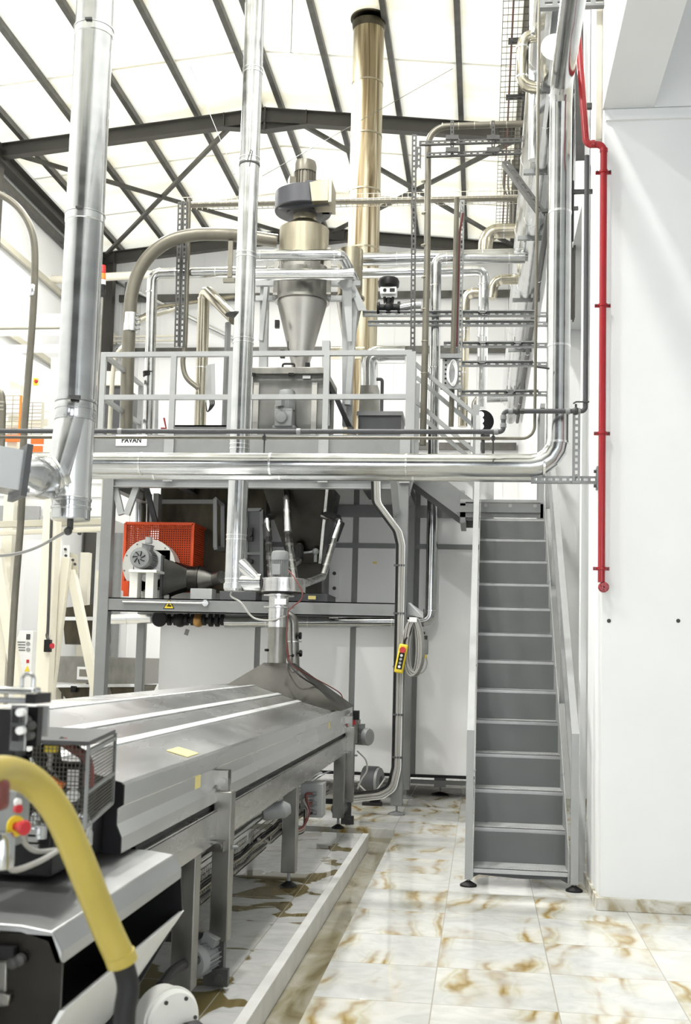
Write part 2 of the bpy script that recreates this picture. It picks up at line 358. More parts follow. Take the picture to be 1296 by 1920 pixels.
# right-hand row: pillar, passage, back block, wall behind
PX = .805
b = B(); b.box((PX, 7.85, 0), (1.475, 8.75, 5.6)); struct('wall_pillar', b, 'plaster', .012)
b = B(); b.box((PX+.02, 7.82, 5.50), (1.46, 8.7, 5.53)); struct('trim_1', b, 'plaster')
b = B(); b.box((PX-.02, 7.83, 0), (1.495, 8.77, .085)); struct('baseboard_pillar', b, 'skirting', .004)
b = B(); b.box((PX, -7, 5.6), (1.16, 13.3, 7.2)); struct('wall_beam', b, 'plaster')
b = B(); b.box((1.475, 8.3, 0), (6, 8.6, 6.6)); struct('wall_aisle', b, 'plaster')
b = B(); b.box((1.16, 7.85, 5.6), (6, 8.3, 6.6)); struct('wall_crossbeam', b, 'plaster')
b = B(); b.box((1.16, -7, 6.6), (6, 8.6, 6.75)); struct('ceiling_aisle', b, 'plaster')
b = B(); b.box((.72, 13.32, 0), (6, 13.6, 9.5)); struct('wall_block', b, 'plaster')
b = B(); b.box((.72, 13.27, 0), (6, 13.32, .09)); struct('baseboard_block', b, 'skirting')
b = B(); b.box((.74, 13.6, 0), (.95, 25, 11.2)); struct('wall_right', b, 'panel')
b = B(); b.box((1.16, 13.2, 6.6), (6, 13.6, 9.5)); b.box((PX+.1, 8.75, 7.2), (1.16, 13.3, 11.2)); b.box((PX+.1, -7, 7.2), (1.16, 8.75, 11.2)); struct('wall_clerestory', b, 'plaster')
b = B(); b.box((5.8, -7, 0), (6, 13.3, 6.6)); struct('wall_passage', b, 'plaster')
b = B(); b.box((1.16, 8.6, 6.6), (6, 13.2, 6.64)); struct('ceiling_passage', b, 'roof')
b = B(); b.box((-9.3, -8, 0), (-9.1, 25.4, 11.1)); struct('wall_left', b, 'panel')
# rear gable wall of upright sheets
b = B(); b.box((-9.2, 25.0, 0), (1, 25.2, 11.6))
for i in range(20): x = -9.1+i*.5; b.box((x, 24.985, 0), (x+.012, 25, 11))
struct('wall_rear', b, 'panel')
# front gable wall behind the camera; invented openings and dark paint shape light and reflections
b = B()
for x0, x1, z0, z1 in ((-9.2,-7.4,0,11.4),(-7.4,-5.6,0,2.6),(-7.4,-5.6,5.2,11.4),(-5.6,-3.6,0,11.4),(-3.6,-.6,4.2,11.4),(-.6,1.5,0,11.4),(1.5,5.2,5.2,11.4),(5.2,6,0,11.4)): b.box((x0,-8.1,z0),(x1,-7.9,z1))
struct('wall_front', b, 'grey_dark')
# roof: two sheeted slopes on a steel frame; ridge at RX
RX, RZ, SL = -4.0, 11.62, .105
def rz(x): return RZ-SL*abs(x-RX)
b = B(); b.prism([(-9.3,-8,rz(-9.3)),(RX,-8,RZ),(1.1,-8,rz(1.1)),(1.1,-8,rz(1.1)+.04),(RX,-8,RZ+.04),(-9.3,-8,rz(-9.3)+.04)], (0, 33.2, 0)); struct('ceiling', b, 'roof')
b = B()
for y in (14.6, 17.4, 20.9, 23.0):       # sheet laps
    for x0, x1 in ((-9.1,RX),(RX,1.0)): b.beam((x0,y,rz(x0)-.004),(x1,y,rz(x1)-.004),.05,.008)
struct('ceiling_seam', b, 'roof')
def frame(name, b, label, m='roof_steel'):
    o = struct(name, b, m); o['label'] = label; return o
for Y, lab in ((13.2, 'overhead'), (19.0, 'nearer'), (24.6, 'rear gable')):
    b = B(); zz = .2
    for x0, x1 in ((-9.05, RX), (.78, RX)):
        b.ibeam((x0, Y, rz(x0)-zz-.14), (x1, Y, rz(x1)-zz-.14), .16, .26)
        k = (x1-x0)/abs(x1-x0); xa = RX-k*.75
        b.prism([(xa,Y-.006,rz(xa)-.46),(RX,Y-.006,RZ-.46),(RX,Y-.006,RZ-.62)], (0,.012,0)); b.beam((xa,Y,rz(xa)-.47),(RX,Y,RZ-.63),.16,.012)
        b.box((xa-.008,Y-.08,rz(xa)-.46),(xa+.008,Y+.08,rz(xa)-.2))
    b.box((RX-.012,Y-.08,RZ-.63),(RX+.012,Y+.08,RZ-.2))
    frame('roof_rafter', b, f'dark steel portal rafter, the {lab} frame under the white roof')
px = [-8.6,-7.5,-6.4,-5.3,-4.15,-3.75,-2.7,-1.6,-.5,.55]
for i, x in enumerate(px):
    b = B(); b.channel((x, 7, rz(x)-.105), (x, 25, rz(x)-.105), .09, .19, .012, (0,0,-1)); frame('roof_purlin', b, f'zinc roof purlin running front to back, purlin {i+1} from the left eave', 'purlin')
for x0, x1 in ((-8.85,-4.6),(-4.6,-8.85),(-3.5,.6),(.6,-3.5)):
    b = B(); b.beam((x0, 19.15, rz(x0)-.3), (x1, 24.5, rz(x1)-.3), .07, .07); frame('roof_brace', b, 'diagonal roof brace of grey steel angle between the rafters', 'purlin')
for Y, lab in ((19.0, 'nearer'), (24.6, 'corner')):
    b = B(); x_ = -8.85 if Y > 20 else -9.0; b.ibeam((x_, Y, 0), (x_, Y, rz(x_)-.2), .22, .42 if Y > 20 else .16, .014, (1,0,0)); frame('wall_column', b, f'dark steel I-column on the left wall, the {lab} one')
b = B(); b.ibeam((-8.95, 5, 10.65), (-8.95, 24.6, 10.65), .2, .25); frame('eave_beam', b, 'dark steel eave beam along the top of the left wall')
b = B(); b.channel((-8.98, 5, 10.3), (-8.98, 24.6, 10.3), .16, .1, .008, (1,0,0)); frame('eave_rail', b, 'zinc rail below the dark eave beam on the left wall', 'purlin')
for z in (9.2, 7.6): 
    b = B(); b.beam((-9.02, 8, z), (-9.02, 24.9, z), .06, .12); frame('wall_rail', b, f'horizontal rail on the left wall, {"upper" if z > 8 else "lower"} of two', 'cream_dark')
for z in (9.9, 8.62, 6.4, 4.6):
    b = B(); b.beam((-8.6, 24.9, z), (.7, 24.9, z), .08, .16); frame('wall_girt', b, 'grey girt running along the rear gable wall', 'purlin')
b = B(); b.cyl((-8.3, 24.7, 0), (-8.3, 24.7, 10.2), .11); frame('rain_pipe', b, 'grey rainwater pipe beside the dark corner column', 'grey')
b = B()
b.cyl(P(345, 95, 19), P(440, 327, 11.5), .004, seg=6); frame('stay_wire', b, 'thin stay wire from the roof to the slim flue, left of the flue', 'wire_dark')
b = B(); b.cyl(P(492, 330, 11.5), P(900, 100, 19), .004, seg=6); frame('stay_wire', b, 'thin stay wire from the slim flue up to the right roof slope', 'wire_dark')
# dark column and cream trims up beside the pillar
b = B(); b.ibeam((.70, 10.6, 4.9), (.70, 10.6, 10.9), .16, .26, .014, (1,0,0)); frame('wall_stanchion', b, 'dark steel stanchion beside the red pipe above the pillar')
b = B(); b.box((.755, 8.8, 0), (.80, 8.95, 7.4)); struct('trim_2', b, 'plaster')
b = B(); b.box((.76, 7.9, 5.4), (.803, 8.05, 7.9)); struct('trim_3', b, 'cream')

# ------------------------------------------------------------------ lamps hung under the roof
def pendant(px, py, Y, label, r, c=None):
    c = c or P(px, py, Y); t = T('pendant_lamp', label, 'lamp', c, 'round pendant lamps under the roof')
    B().lathe(c, [(r*.3,.10),(r*.62,.075),(r,.02),(r*1.02,0),(r*.97,-.012)]).build('lamp_shade', 'white', t)
    B().lathe(c, [(r*.9,-.010),(r*.9,-.02),(r*.86,-.03)]).build('lamp_lens', 'lens', t)
    B().lathe(c, [(.05,.10),(.05,.15),(.02,.16)]).build('driver_housing', 'grey_dark', t)
    lo = bpy.data.objects.new('lamp_light', LAMP); COL.objects.link(lo); lo.parent = t; lo.location = (0,0,-.04)
    B().cyl(c+V((0,0,.15)), V((c.x,c.y,rz(c.x)-.01)), .006, seg=6).build('hanging_cord', 'wire_dark', t)
LAMP = bpy.data.lights.new('lamp_light', 'AREA'); LAMP.shape = 'DISK'; LAMP.size = .5; LAMP.energy = 250; LAMP.color = (1, .985, .95)
pendant(545, 120, 15.6, 'round white pendant lamp hanging beside the slim flue pipe', .27)
pendant(356, 4, 15.2, 'round white pendant lamp cut by the top edge of the view', .30)
for y_, x_, lab in ((9.0,-5.6,'left'),(9.0,-1.6,'right')): pendant(0, 0, 0, f'added unseen fill lamp above the conveyor, {lab} of its row', .3, V((x_, y_, 10.75)))  # out-of-view lamps added to raise the fill over the hall
for y_, x_, lab in ((3.0,-5.6,'left'),(3.0,-1.6,'right')): pendant(0, 0, 0, f'added unseen fill lamp above the camera, {lab} of its row', .3, V((x_, y_, 10.75)))  # more added lamps above the view, there only for extra light
pendant(0, 0, 0, 'added fill lamp above the pale process tower', .3, V((-6.6, 17.5, 10.7)))  # lamp added to brighten the left background
# ================================================================== STAIRCASE
def foot(parent, x, y, z, h, r=.055, m='black'):
    b = B(); b.cyl((x,y,z+.015), (x,y,z+h), .012, seg=12); f = b.build('foot_stem', 'strut', parent)
    B().lathe((x,y,z), [(r,0),(r,.012),(r*.5,.03),(.016,.04)], seg=20).build('foot_pad', m, f)
SY0, SZ0, RUN, RISE = 8.45, .13, .304, .2535
SXL, SXR = -.035, .645
t = T('steep_staircase', 'steep grey steel staircase with closed risers up to the mezzanine landing', 'staircase', (.3, SY0, 0))
for k in range(13):
    y, z = SY0+k*RUN, SZ0+k*RISE
    b = B(); b.box((SXL, y, z-.004), (SXR, y+RUN-.03, z)); b.box((SXL, y, z-.035), (SXR, y+.004, z))
    for i in range(28):                                   # raised grip ridges along the nosing
        for j in range(4): x = SXL+.02+i*.0235+(.011 if j % 2 else 0); b.box((x, y+.008+j*.03, z), (x+.012, y+.026+j*.03, z+.003))
    b.build('tread', 'tread', t)
    if k < 12:
        b = B(); zt = z+RISE-.03
        b.prism([(SXL,y+RUN-.035,z-.02),((SXL+SXR)/2,y+RUN-.02,z-.02),(SXR,y+RUN-.035,z-.02),(SXR,y+RUN-.03,z-.02),((SXL+SXR)/2,y+RUN-.015,z-.02),(SXL,y+RUN-.03,z-.02)], (0,0,zt-z+.02))
        b.build('riser', 'riser', t)
b = B(); b.prism([(SXL,SY0+.02,.095),(SXL,SY0+.02,.06),(SXL+.04,SY0+.02,.078),((SXL+SXR)/2,SY0+.02,.062),(SXR-.05,SY0+.02,.07),(SXR,SY0+.02,.045),(SXR,SY0+.02,.095)], (0,.006,0)); b.build('toe_plate', 'grey_dark', t)
YT, ZT = SY0+12.6*RUN, SZ0+12.6*RISE
sl = RISE/RUN
for sx, nm in ((SXL-.006, 0), (SXR, 1)):
    b = B(); b.prism([(sx,SY0-.02,.06),(sx,SY0-.02,.30),(sx,YT,ZT+.16),(sx,YT,ZT-.14),(sx,SY0+.22,.06)], (.006,0,0))
    b.build('stringer', 'grey_light', t)
    x = sx-.03 if nm == 0 else sx+.045
    hx = .04
    y0 = SY0-.02; h = 1.13
    b = B(); b.beam((x,y0,.05), (x,y0,h), hx+.015, .05, (0,1,0)); b.build('rail_post', 'grey_light', t)
    b = B(); b.beam((x,y0,h-.02), (x,YT,h+(YT-y0)*sl-.02), hx+.012, .05); b.build('handrail', 'grey_light', t)
    b = B(); b.beam((x,y0,.6), (x,YT,.6+(YT-y0)*sl), .03, .03); b.build('mid_rail', 'grey', t)
    for q in (.36, .70, .985):
        yy = y0+(YT-y0)*q; zz = .14+(YT-y0)*q*sl; b = B(); b.beam((x,yy,zz), (x,yy,h+(YT-y0)*q*sl-.04), hx, .05, (0,1,0)); b.build('rail_post', 'grey_light', t)
    foot(t, x, y0, 0, .06, .062)
    for q in (.16,.42,.68): yy = SY0+(YT-SY0)*q; B().cyl((sx-.004,yy,.26+(yy-SY0)*sl), (sx+.012,yy,.26+(yy-SY0)*sl), .012, seg=10).build('bolt_head', 'strut', t)
# landing at the head of the stairs
LZ, LY = 3.42, SY0+13*RUN
t = T('stair_landing', 'small grey landing plate where the steep staircase ends', 'landing', (.3, LY, 3.15))
b = B(); b.box((-.26, LY, LZ-.03), (.66, 13.25, LZ)); b.build('deck_plate', 'grey_light', t)
b = B(); b.box((-.26, LY, LZ-.20), (.66, LY+.012, LZ-.045)); b.channel((-.3, LY-.02, LZ-.11), (.62, LY-.02, LZ-.11), .07, .02, .006, (0,-1,0), 0); b.build('edge_channel', 'grey', t)
B().box((.62, LY, LZ-.2), (.66, 13.25, LZ-.03)).build('side_beam', 'grey', t); B().box((-.26, LY, LZ-.26), (-.20, 13.25, LZ-.03)).build('side_beam', 'grey', t)
for i in range(3): B().cyl((.02+i*.27, LY-.025, LZ-.07), (.02+i*.27, LY+.01, LZ-.07), .02, seg=12).build('bolt', 'grey_light', t)
for yy in (LY+.15, 13.2):
    b = B(); b.beam((.64, yy, LZ), (.64, yy, LZ+1.1), .05, .05, (0,1,0)); b.build('rail_post', 'grey_light', t)
for zz in (1.08, .55):
    b = B(); b.beam((.64, LY+.1, LZ+zz), (.64, 13.2, LZ+zz), .05, .05); b.build('guard_rail', 'grey_light', t)
b = B(); b.beam(P(893, 932, LY+.05), P(893, 760, LY+.05), .075, .06, (0,1,0)); b.build('rail_post', 'grey_light', t)

# ================================================================== MEZZANINE
MY, MZ = 12.0, 3.93
MXL, MXR = P(205, 1000, MY).x, P(757, 900, MY).x
t = T('mezzanine_platform', 'grey steel mezzanine platform on legs around the white dryer casing', 'platform', ((MXL+MXR)/2, MY, 0))
for x, nm in ((MXL-.02, 0), (MXR, 1)):
    for y, w_ in ((MY, .125), (13.42, .10)):
        b = B(); b.beam((x,y,.10), (x,y,3.6), w_, w_, (0,1,0)); lg = b.build('leg', 'grey', t, bevel=.006)
        foot(lg, x, y, 0, .12, .09, 'grey')
b = B(); b.box((MXL-.35, MY-.07, 3.60), (MXR+.07, MY-.05, MZ+.12)); b.box((MXL-.35, MY-.08, 3.69), (MXR+.07, MY-.07, 3.70)); b.build('fascia_panel', 'grey', t)
for p in (172, 322, 610, 762):
    x = P(p, 830, MY).x; b = B(); b.box((x-.05, MY-.10, 3.52), (x+.05, MY-.07, MZ+.12)); b.box((x-.062, MY-.09, 3.52), (x-.05, MY-.07, MZ+.12)); b.build('fascia_stile', 'grey_light', t)
b = B(); b.box((MXL-.35, MY-.04, MZ-.04), (MXR+.1, 13.45, MZ)); b.build('deck', 'grey', t)
b = B(); b.ibeam((MXL-.02, MY, 3.515), (MXR, MY, 3.515), .1, .10, .008); b.build('front_beam', 'grey_light', t)
for x in (MXL-.02, MXR):
    b = B(); b.ibeam((x, MY, 3.53), (x, 13.42, 3.53), .1, .14, .01); b.build('side_beam', 'grey', t)
for x in (P(345,900,12.7).x, P(520,900,12.7).x, P(690,900,12.7).x):
    b = B(); b.ibeam((x, MY, 3.62), (x, 13.42, 3.62), .1, .14, .01); b.build('joist', 'grey_dark', t)
for p0, p1 in (((212,897),(228,965)), ((262,897),(238,965)), ((770,900),(752,968)), ((738,897),(744,968))):
    b = B(); b.beam(P(*p0, MY+(.03 if p0[0] in (212,262,770) else -.5)), P(*p1, MY), .07, .05, (0,1,0)); b.build('knee_brace', 'grey_light', t)
# railing along the front of the platform
for p in (193, 325, 434, 612, 770):
    x = P(p, 740, MY).x; b = B(); b.beam((x, MY-.02, MZ-.1), (x, MY-.02, 4.98), .062 if p != 770 else .10, .05, (0,1,0)); b.build('rail_post', 'grey_light', t)
for z in (4.97, 4.48):
    b = B(); b.beam((P(190,700,MY).x, MY-.02, z), (P(772,700,MY).x, MY-.02, z), .045, .055); b.build('guard_rail', 'grey_light', t)
    xl = P(193,740,MY).x
    b = B(); b.beam((xl, MY-.02, z), (xl, 13.4, z), .045, .045); b.build('side_rail', 'grey_light', t)
xl = P(193,740,MY).x
for y in (12.72, 13.38): b = B(); b.beam((xl, y, MZ-.1), (xl, y, 4.95 if y > 13 else 4.72), .06, .05, (0,1,0)); b.build('rail_post', 'grey_light', t)
# short flight from the landing up to the deck
t = T('short_flight', 'short grey flight of steps from the landing up to the mezzanine deck', 'steps', (-.5, 12.7, 3.3))
for yy in (12.46, 13.16):
    b = B(); b.beam((-.16, yy, 3.30), (-.87, yy, 3.82), .012, .24); b.beam((-.05, yy, 3.27), (-.2, yy, 3.27), .012, .16); b.build('stringer', 'grey', t)
    for dz in (.98, .56):
        b = B(); b.beam((-.06, yy-.02, LZ+dz-.06), (-.82, yy-.02, MZ+dz+.08), .04, .045); b.build('handrail', 'grey_light', t)
    for q, hh in ((-.1, .95), (-.8, 1.05)): b = B(); b.beam((q, yy-.02, 3.36-(q+.1)*.72), (q, yy-.02, 3.36-(q+.1)*.72+hh), .045, .045, (0,1,0)); b.build('rail_post', 'grey_light', t)
for k in range(3): b = B(); b.box((-.45-.2*k, 12.46, 3.50+.125*k), (-.22-.2*k, 13.16, 3.53+.125*k)); b.build('tread', 'grey_light', t)
# lettered name plate on the fascia
t = T('name_plate', 'white name plate with dark lettering fixed to the mezzanine fascia', 'sign', P(247, 826, MY-.09))
a, c = P(218, 815, MY-.076), P(275, 836, MY-.076)
B().box((a.x, MY-.078, c.z), (c.x, MY-.0701, a.z)).build('plate', 'paper', t)
cu = bpy.data.curves.new('lettering', 'FONT'); cu.body = 'PAVAN'; cu.size = .108; cu.align_x = 'CENTER'; cu.align_y = 'CENTER'; cu.extrude = .002; cu.offset = .002; cu.space_character = 1.0
lf = bpy.data.objects.new('lettering_curve', cu); COL.objects.link(lf); bpy.context.view_layer.update()
me = bpy.data.meshes.new_from_object(lf.evaluated_get(bpy.context.evaluated_depsgraph_get())); bpy.data.objects.remove(lf); me.materials.clear(); me.materials.append(M['black'])
lo = bpy.data.objects.new('lettering', me); COL.objects.link(lo); lo.parent = t; lo.rotation_euler = (PI/2, 0, 0)
mid = P(246.5, 825.5, MY-.081); lo.location = mid-V(t['_o']); lo.scale = (.66, .80, 1)

# white dryer casing behind the platform
CX0, CX1, CYF = P(300, 1200, 13.55).x, .12, 13.55
CZ0, CZ1 = .27, 3.86
t = T('dryer_casing', 'large white panelled dryer casing with grey vertical joints', 'casing', ((CX0+CX1)/2, CYF, 0))
xs = [CX0, P(483,1200,CYF).x, P(662,1200,CYF).x, P(775,1200,CYF).x+.02, CX1]
for i in range(4):
    b = B(); b.box((xs[i]+(.035 if i else 0), CYF, CZ0), (xs[i+1]-(.035 if i < 3 else 0), CYF+.05, CZ1)); b.build('wall_sheet', 'panel', t, bevel=.004)
for x in xs[1:4]: b = B(); b.box((x-.035, CYF+.01, CZ0), (x+.035, CYF+.06, CZ1)); b.build('joint_strip', 'grey', t)
b = B(); b.box((CX0, CYF+.06, CZ0), (CX1, 17.5, CZ1)); b.build('casing_body', 'white', t)
b = B(); b.box((CX0, CYF-.02, 2.97), (CX1, CYF-.001, 3.03)); b.box((CX0, CYF-.03, 3.35), (CX1, CYF-.001, 3.5)); b.build('top_rail', 'grey', t)
b = B(); b.box((CX0, CYF-.01, CZ0-.035), (CX1, CYF+.9, CZ0)); b.build('base_edge', 'black', t)
b = B(); b.prism([(CX1-.02,CYF-.01,CZ0),(CX1+.10,CYF-.01,CZ0-.13),(CX1-.02,CYF-.01,CZ0-.13)], (0,.5,0)); b.build('drip_lip', 'black', t)
for x in (P(825,1470,13.8).x, -2.6):
    b = B(); b.box((x-.07, 13.8, .10), (x+.07, 13.94, CZ0-.03)); lg = b.build('support_leg', 'grey_light', t); foot(lg, x, 13.87, 0, .12, .11)
b = B(); b.beam((P(770,1470,13.8).x, 13.78, .16), (CX1-.06, 13.78, .16), .04, .05); b.build('base_tube', 'grey_light', t)
for i, z in enumerate((3.12, 2.4, 1.62, .98, .36)):
    b = B(); b.lathe((CX1-.05, CYF-.004, z), [(.017,0),(.017,.006),(.009,.010)], (0,-1,0), 14); b.build('panel_screw', 'strut', t)
for px_, py_, r_ in ((637,1080,0),(637,1097,0)): pass
q0, q1 = P(612,1068,CYF-.05), P(634,1122,CYF-.05)
b = B(); b.box((q0.x, CYF-.05, q1.z), (q1.x, CYF-.001, q0.z)); ip = b.build('inspection_plate', 'panel', t)
for zz in (1075, 1103): B().lathe(P(627, zz, CYF-.06), [(.022,-.012),(.022,.008),(.012,.014)], (0,-1,0), 14).build('plate_bolt', 'grey_dark', ip)
for a_, lab in (((703,1055),'small'),((645,962),'torn')):
    p_ = P(*a_, CYF-.004); o = B().cbox(p_, .05 if lab == 'small' else .06, .004, .03).build('tape_scrap', 'tape'); tag(o, f'{lab} scrap of beige tape stuck on the white dryer casing', 'tape')
# ================================================================== PIPES IN FRONT OF THE MEZZANINE
HY = 8.05
def hz(py, px=600): return P(px, py, HY).z
# main jacketed pipe: along, up the pillar, then forward under the roof
c0 = P(1050, 870, HY); zc = P(600, 871, HY).z; r = S(21.5, HY)
xv = P(1048, 640, HY).x; ztop = P(1040, 165, HY).z
pts = [(-7.5, HY, zc), (xv, HY, zc), (xv, HY, ztop), (xv, -2, ztop+.02)]
sm = [((P(p,870,HY).x, HY, zc), (1,0,0)) for p in (265, 508, 762, 1020)]+[((xv, HY, P(1040,y,HY).z), (0,0,1)) for y in (180, 400, 650, 830)]
pipe('jacketed_pipe', 'big bright jacketed pipe crossing in front of the mezzanine and turning up beside the pillar', 'pipe', pts, r, 'galv', .19, 4, sm, seg=40)
zc2 = P(600, 889, HY+.32).z
pipe('jacketed_pipe', 'second jacketed pipe running low behind the big crossing pipe', 'pipe', [(-7.5, HY+.32, zc2), (P(1005,885,HY+.32).x, HY+.32, zc2)], r*.62, 'galv', 0, 4,
     [((P(p,889,HY+.32).x, HY+.32, zc2), (1,0,0)) for p in (290, 525, 775)], seg=32)
# bracket to the pillar
t = T('pipe_bracket', 'galvanised wall bracket carrying the big crossing pipe off the pillar', 'bracket', P(1100, 897, HY))
a = P(996, 900, HY); z0 = P(1050, 899, HY).z
B().channel((a.x, HY, z0), (PX, HY, z0), .05, .045, .004, (0,-1,0), .05).build('arm', 'strut', t)
b = B(); b.box((PX-.012, HY-.05, z0-.07), (PX, HY+.05, z0+.09)); b.build('wall_plate', 'strut', t)
b = B(); b.cyl((PX-.03, HY, z0+.06), (PX-.01, HY, z0+.06), .012, seg=8); b.cyl((PX-.03, HY, z0-.045), (PX-.01, HY, z0-.045), .012, seg=8); b.build('anchor_bolt', 'strut_dark', t)
x = P(1081, 840, HY-.05).x
B().channel((x, HY-.06, P(1081,908,HY).z), (x, HY-.06, P(1081,772,HY).z), .052, .03, .004, (0,-1,0), .045).build('upright', 'strut', t)
# top bracket at the upper edge
z1 = P(1070, 12, HY-.2).z
b = B(); b.channel((P(1012,12,HY-.2).x, HY-.25, z1), (P(1134,12,HY-.2).x, HY-.25, z1), .06, .05, .004, (0,-1,0), .09)
tag(b.build('strut_bracket', 'strut'), 'galvanised slotted strut bracket high up beside the beam', 'bracket')
# dark gas line with joggle and valve
gz = P(500, 809, HY-.2).z; gy = HY-.2; rg = S(4.6, gy)
xa, xb = P(944,800,gy).x, P(1098,772,gy).x; gz2 = P(1020,771,gy).z
t = T('gas_line', 'dark grey steel gas line crossing above the big jacketed pipe', 'pipe', (0, gy, gz))
B().tube([(-7.5,gy,gz),(xa,gy,gz),(xa,gy,gz2),(xb,gy,gz2),(xb,gy+.02,P(1088,290,gy).z)], rg, 18, True, .03, 5).build('pipe_run', 'grey_dark', t)
for p, ax in (((xa-.05,gy,gz),(1,0,0)),((xa,gy,gz+.045),(0,0,1)),((xa,gy,gz2-.045),(0,0,1)),((xa+.05,gy,gz2),(1,0,0)),((P(1065,770,gy).x,gy,gz2),(1,0,0)),((xb-.05,gy,gz2),(1,0,0)),((P(560,809,gy).x,gy,gz),(1,0,0)),((P(225,809,gy).x,gy,gz),(1,0,0))):
    B().ring(p, ax, rg, .035, .005, 18).build('threaded_joint', 'strut', t)
vx = P(970,771,gy).x; b = B(); b.ball((vx,gy,gz2), .026); b.cyl((vx-.05,gy,gz2),(vx-.025,gy,gz2),.021,seg=6); b.cyl((vx+.025,gy,gz2),(vx+.05,gy,gz2),.021,seg=6); b.build('valve_body', 'strut_dark', t)
vx = P(1080,771,gy).x; b = B(); b.ball((vx,gy,gz2), .028); b.cyl((vx,gy,gz2),(vx,gy,gz2+.05),.008,seg=8); b.tube([(vx-.02,gy-.02,gz2+.05),(vx,gy-.02,gz2+.062),(vx+.09,gy-.02,gz2+.062)],.006,8); b.build('valve_lever', 'strut_dark', t)
# thin brown line below it
ty = HY-.16; tz = P(500, 821, ty).z; xe = P(1003, 800, ty).x; rt = S(3, ty)
t = T('thin_line', 'thin brown steel line running below the gas line then straight up', 'pipe', (0, ty, tz))
B().tube([(-7.5,ty,tz),(xe,ty,tz),(xe,ty+.02,P(996,-30,ty).z)], rt, 12, True, .09, 7).build('pipe_run', 'motor_brown', t)
for p in (925, 496): x = P(p,821,ty).x; b = B(); b.cyl((x,ty,tz-.11),(x,ty,tz+.06),.006,seg=8); b.beam((x-.012,ty,tz),(x+.012,ty,tz),.03,.03); b.build('hanger_clip', 'strut_dark', t)
z = P(1003, 688, ty).z; b = B(); b.beam((xe,ty,z),(xv-r+.01,ty+.05,z),.01,.01); b.build('stand_off', 'strut_dark', t)

# ================================================================== RED FIRE PIPE
t = T('fire_pipe', 'red fire-service riser with a swan-neck clamped to the white pillar', 'pipe', (PX, 7.8, 2))
ry = 7.78; xr = P(1130, 700, ry).x; ra = S(6.6, ry)
top = [P(1080,20,10.2), P(1094,262,8.6)]; jz = P(1110,270,ry).z
pt = [V((P(1100,265,ry).x, 9.9, jz+1.6)), V((P(1100,265,ry).x, ry+.02, jz)), V((xr, ry, jz)), V((xr, ry, P(1132,1092,ry).z))]
pt[0] = P(1079, 0, ry+.15); pt[0].y = ry+.15
B().tube(pt, ra, 20, True, .055, 6).build('pipe_run', 'red', t)
for y_ in (278, 572-20): pass
for y_ in (322, 572, 812, 1066):
    z = P(1130, y_, ry).z; b = B(); b.ring((xr,ry,z),(0,0,1),ra,.022,.006,20); b.box((xr-.055,ry+.012,z-.012),(xr+.055,ry+.024,z+.012)); b.cyl((xr,ry+.02,z),(xr,7.85,z),.006,seg=8)
    cl = b.build('pipe_clamp', 'red', t); b = B(); b.cyl((xr-.045,ry+.03,z),(xr-.045,ry-.012,z),.006,seg=8); b.cyl((xr+.045,ry+.03,z),(xr+.045,ry-.012,z),.006,seg=8); b.build('clamp_bolt', 'strut_dark', cl)
for c, ax in (((xr,ry,P(1130,282,ry).z),(0,0,1)),((P(1112,270,ry).x,ry,jz),(1,0,0))): B().ring(c, ax, ra, .03, .004, 20).build('pipe_coupling', 'red', t)
c = P(1132, 1101, ry); b = B(); b.lathe(c, [(.030,-.02),(.036,-.014),(.036,.014),(.030,.02)], (0,-1,0), 20); b.lathe(c, [(.018,-.045),(.018,.03)], (0,-1,0), 12)
for k in range(5): a_ = k*PI*.4; b.beam(c+V((0,-.03,0)), c+V((math.cos(a_)*.032,-.03,math.sin(a_)*.032)), .008, .008, (0,1,0))
b.build('end_valve', 'red', t)
for p, nm in (((1142,1164),'left'),((1272,1164),'right')):
    q = P(*p, 7.85); tag(B().lathe((q.x,7.85,q.z), [(.014,0),(.014,.003),(.007,.006)], (0,-1,0), 12).build('wall_plug', 'strut_dark'), f'small empty wall plug on the white pillar below the red pipe, {nm} one of two', 'plug')

# ================================================================== BIG FLUE DUCT WITH WYE (left)
DY = 6.0; dx = P(142, 767, DY).x; dr = S(38, DY)
t = T('exhaust_duct', 'large shiny round exhaust duct with a wye branch nearest the camera', 'duct', (dx, DY, P(130,975,DY).z))
zt = P(150, 752, DY).z
B().cyl((dx,DY,zt),(dx,DY,8.2), dr, seg=48).build('duct_pipe', 'galv', t)
for y_ in (55, 402):
    z = P(160,y_+10,DY).z; b = B(); b.ring((dx,DY,z),(0,0,1),dr,.05,.004,48); b.ring((dx,DY,z+.025),(0,0,1),dr,.008,.008,48); jb = b.build('joint_band', 'galv_bright', t)
    B().beam((dx-.01,DY-dr-.012,z+.025),(dx+.03,DY-dr-.012,z+.025),.012,.012).build('band_clamp', 'strut_dark', jb)
z = P(138,772,DY).z; b = B(); b.ring((dx,DY,z),(0,0,1),dr,.11,.004,48); b.ring((dx,DY,z+.055),(0,0,1),dr,.012,.010,48); b.ring((dx,DY,z-.05),(0,0,1),dr,.008,.008,48); b.ring((dx,DY,z+.01),(0,0,1),dr,.008,.008,48); jb = b.build('clamp_band', 'galv', t)
B().beam((dx+.01,DY-dr-.02,z+.055),(dx+.07,DY-dr-.01,z+.055),.018,.02).build('band_clamp', 'strut_dark', jb)
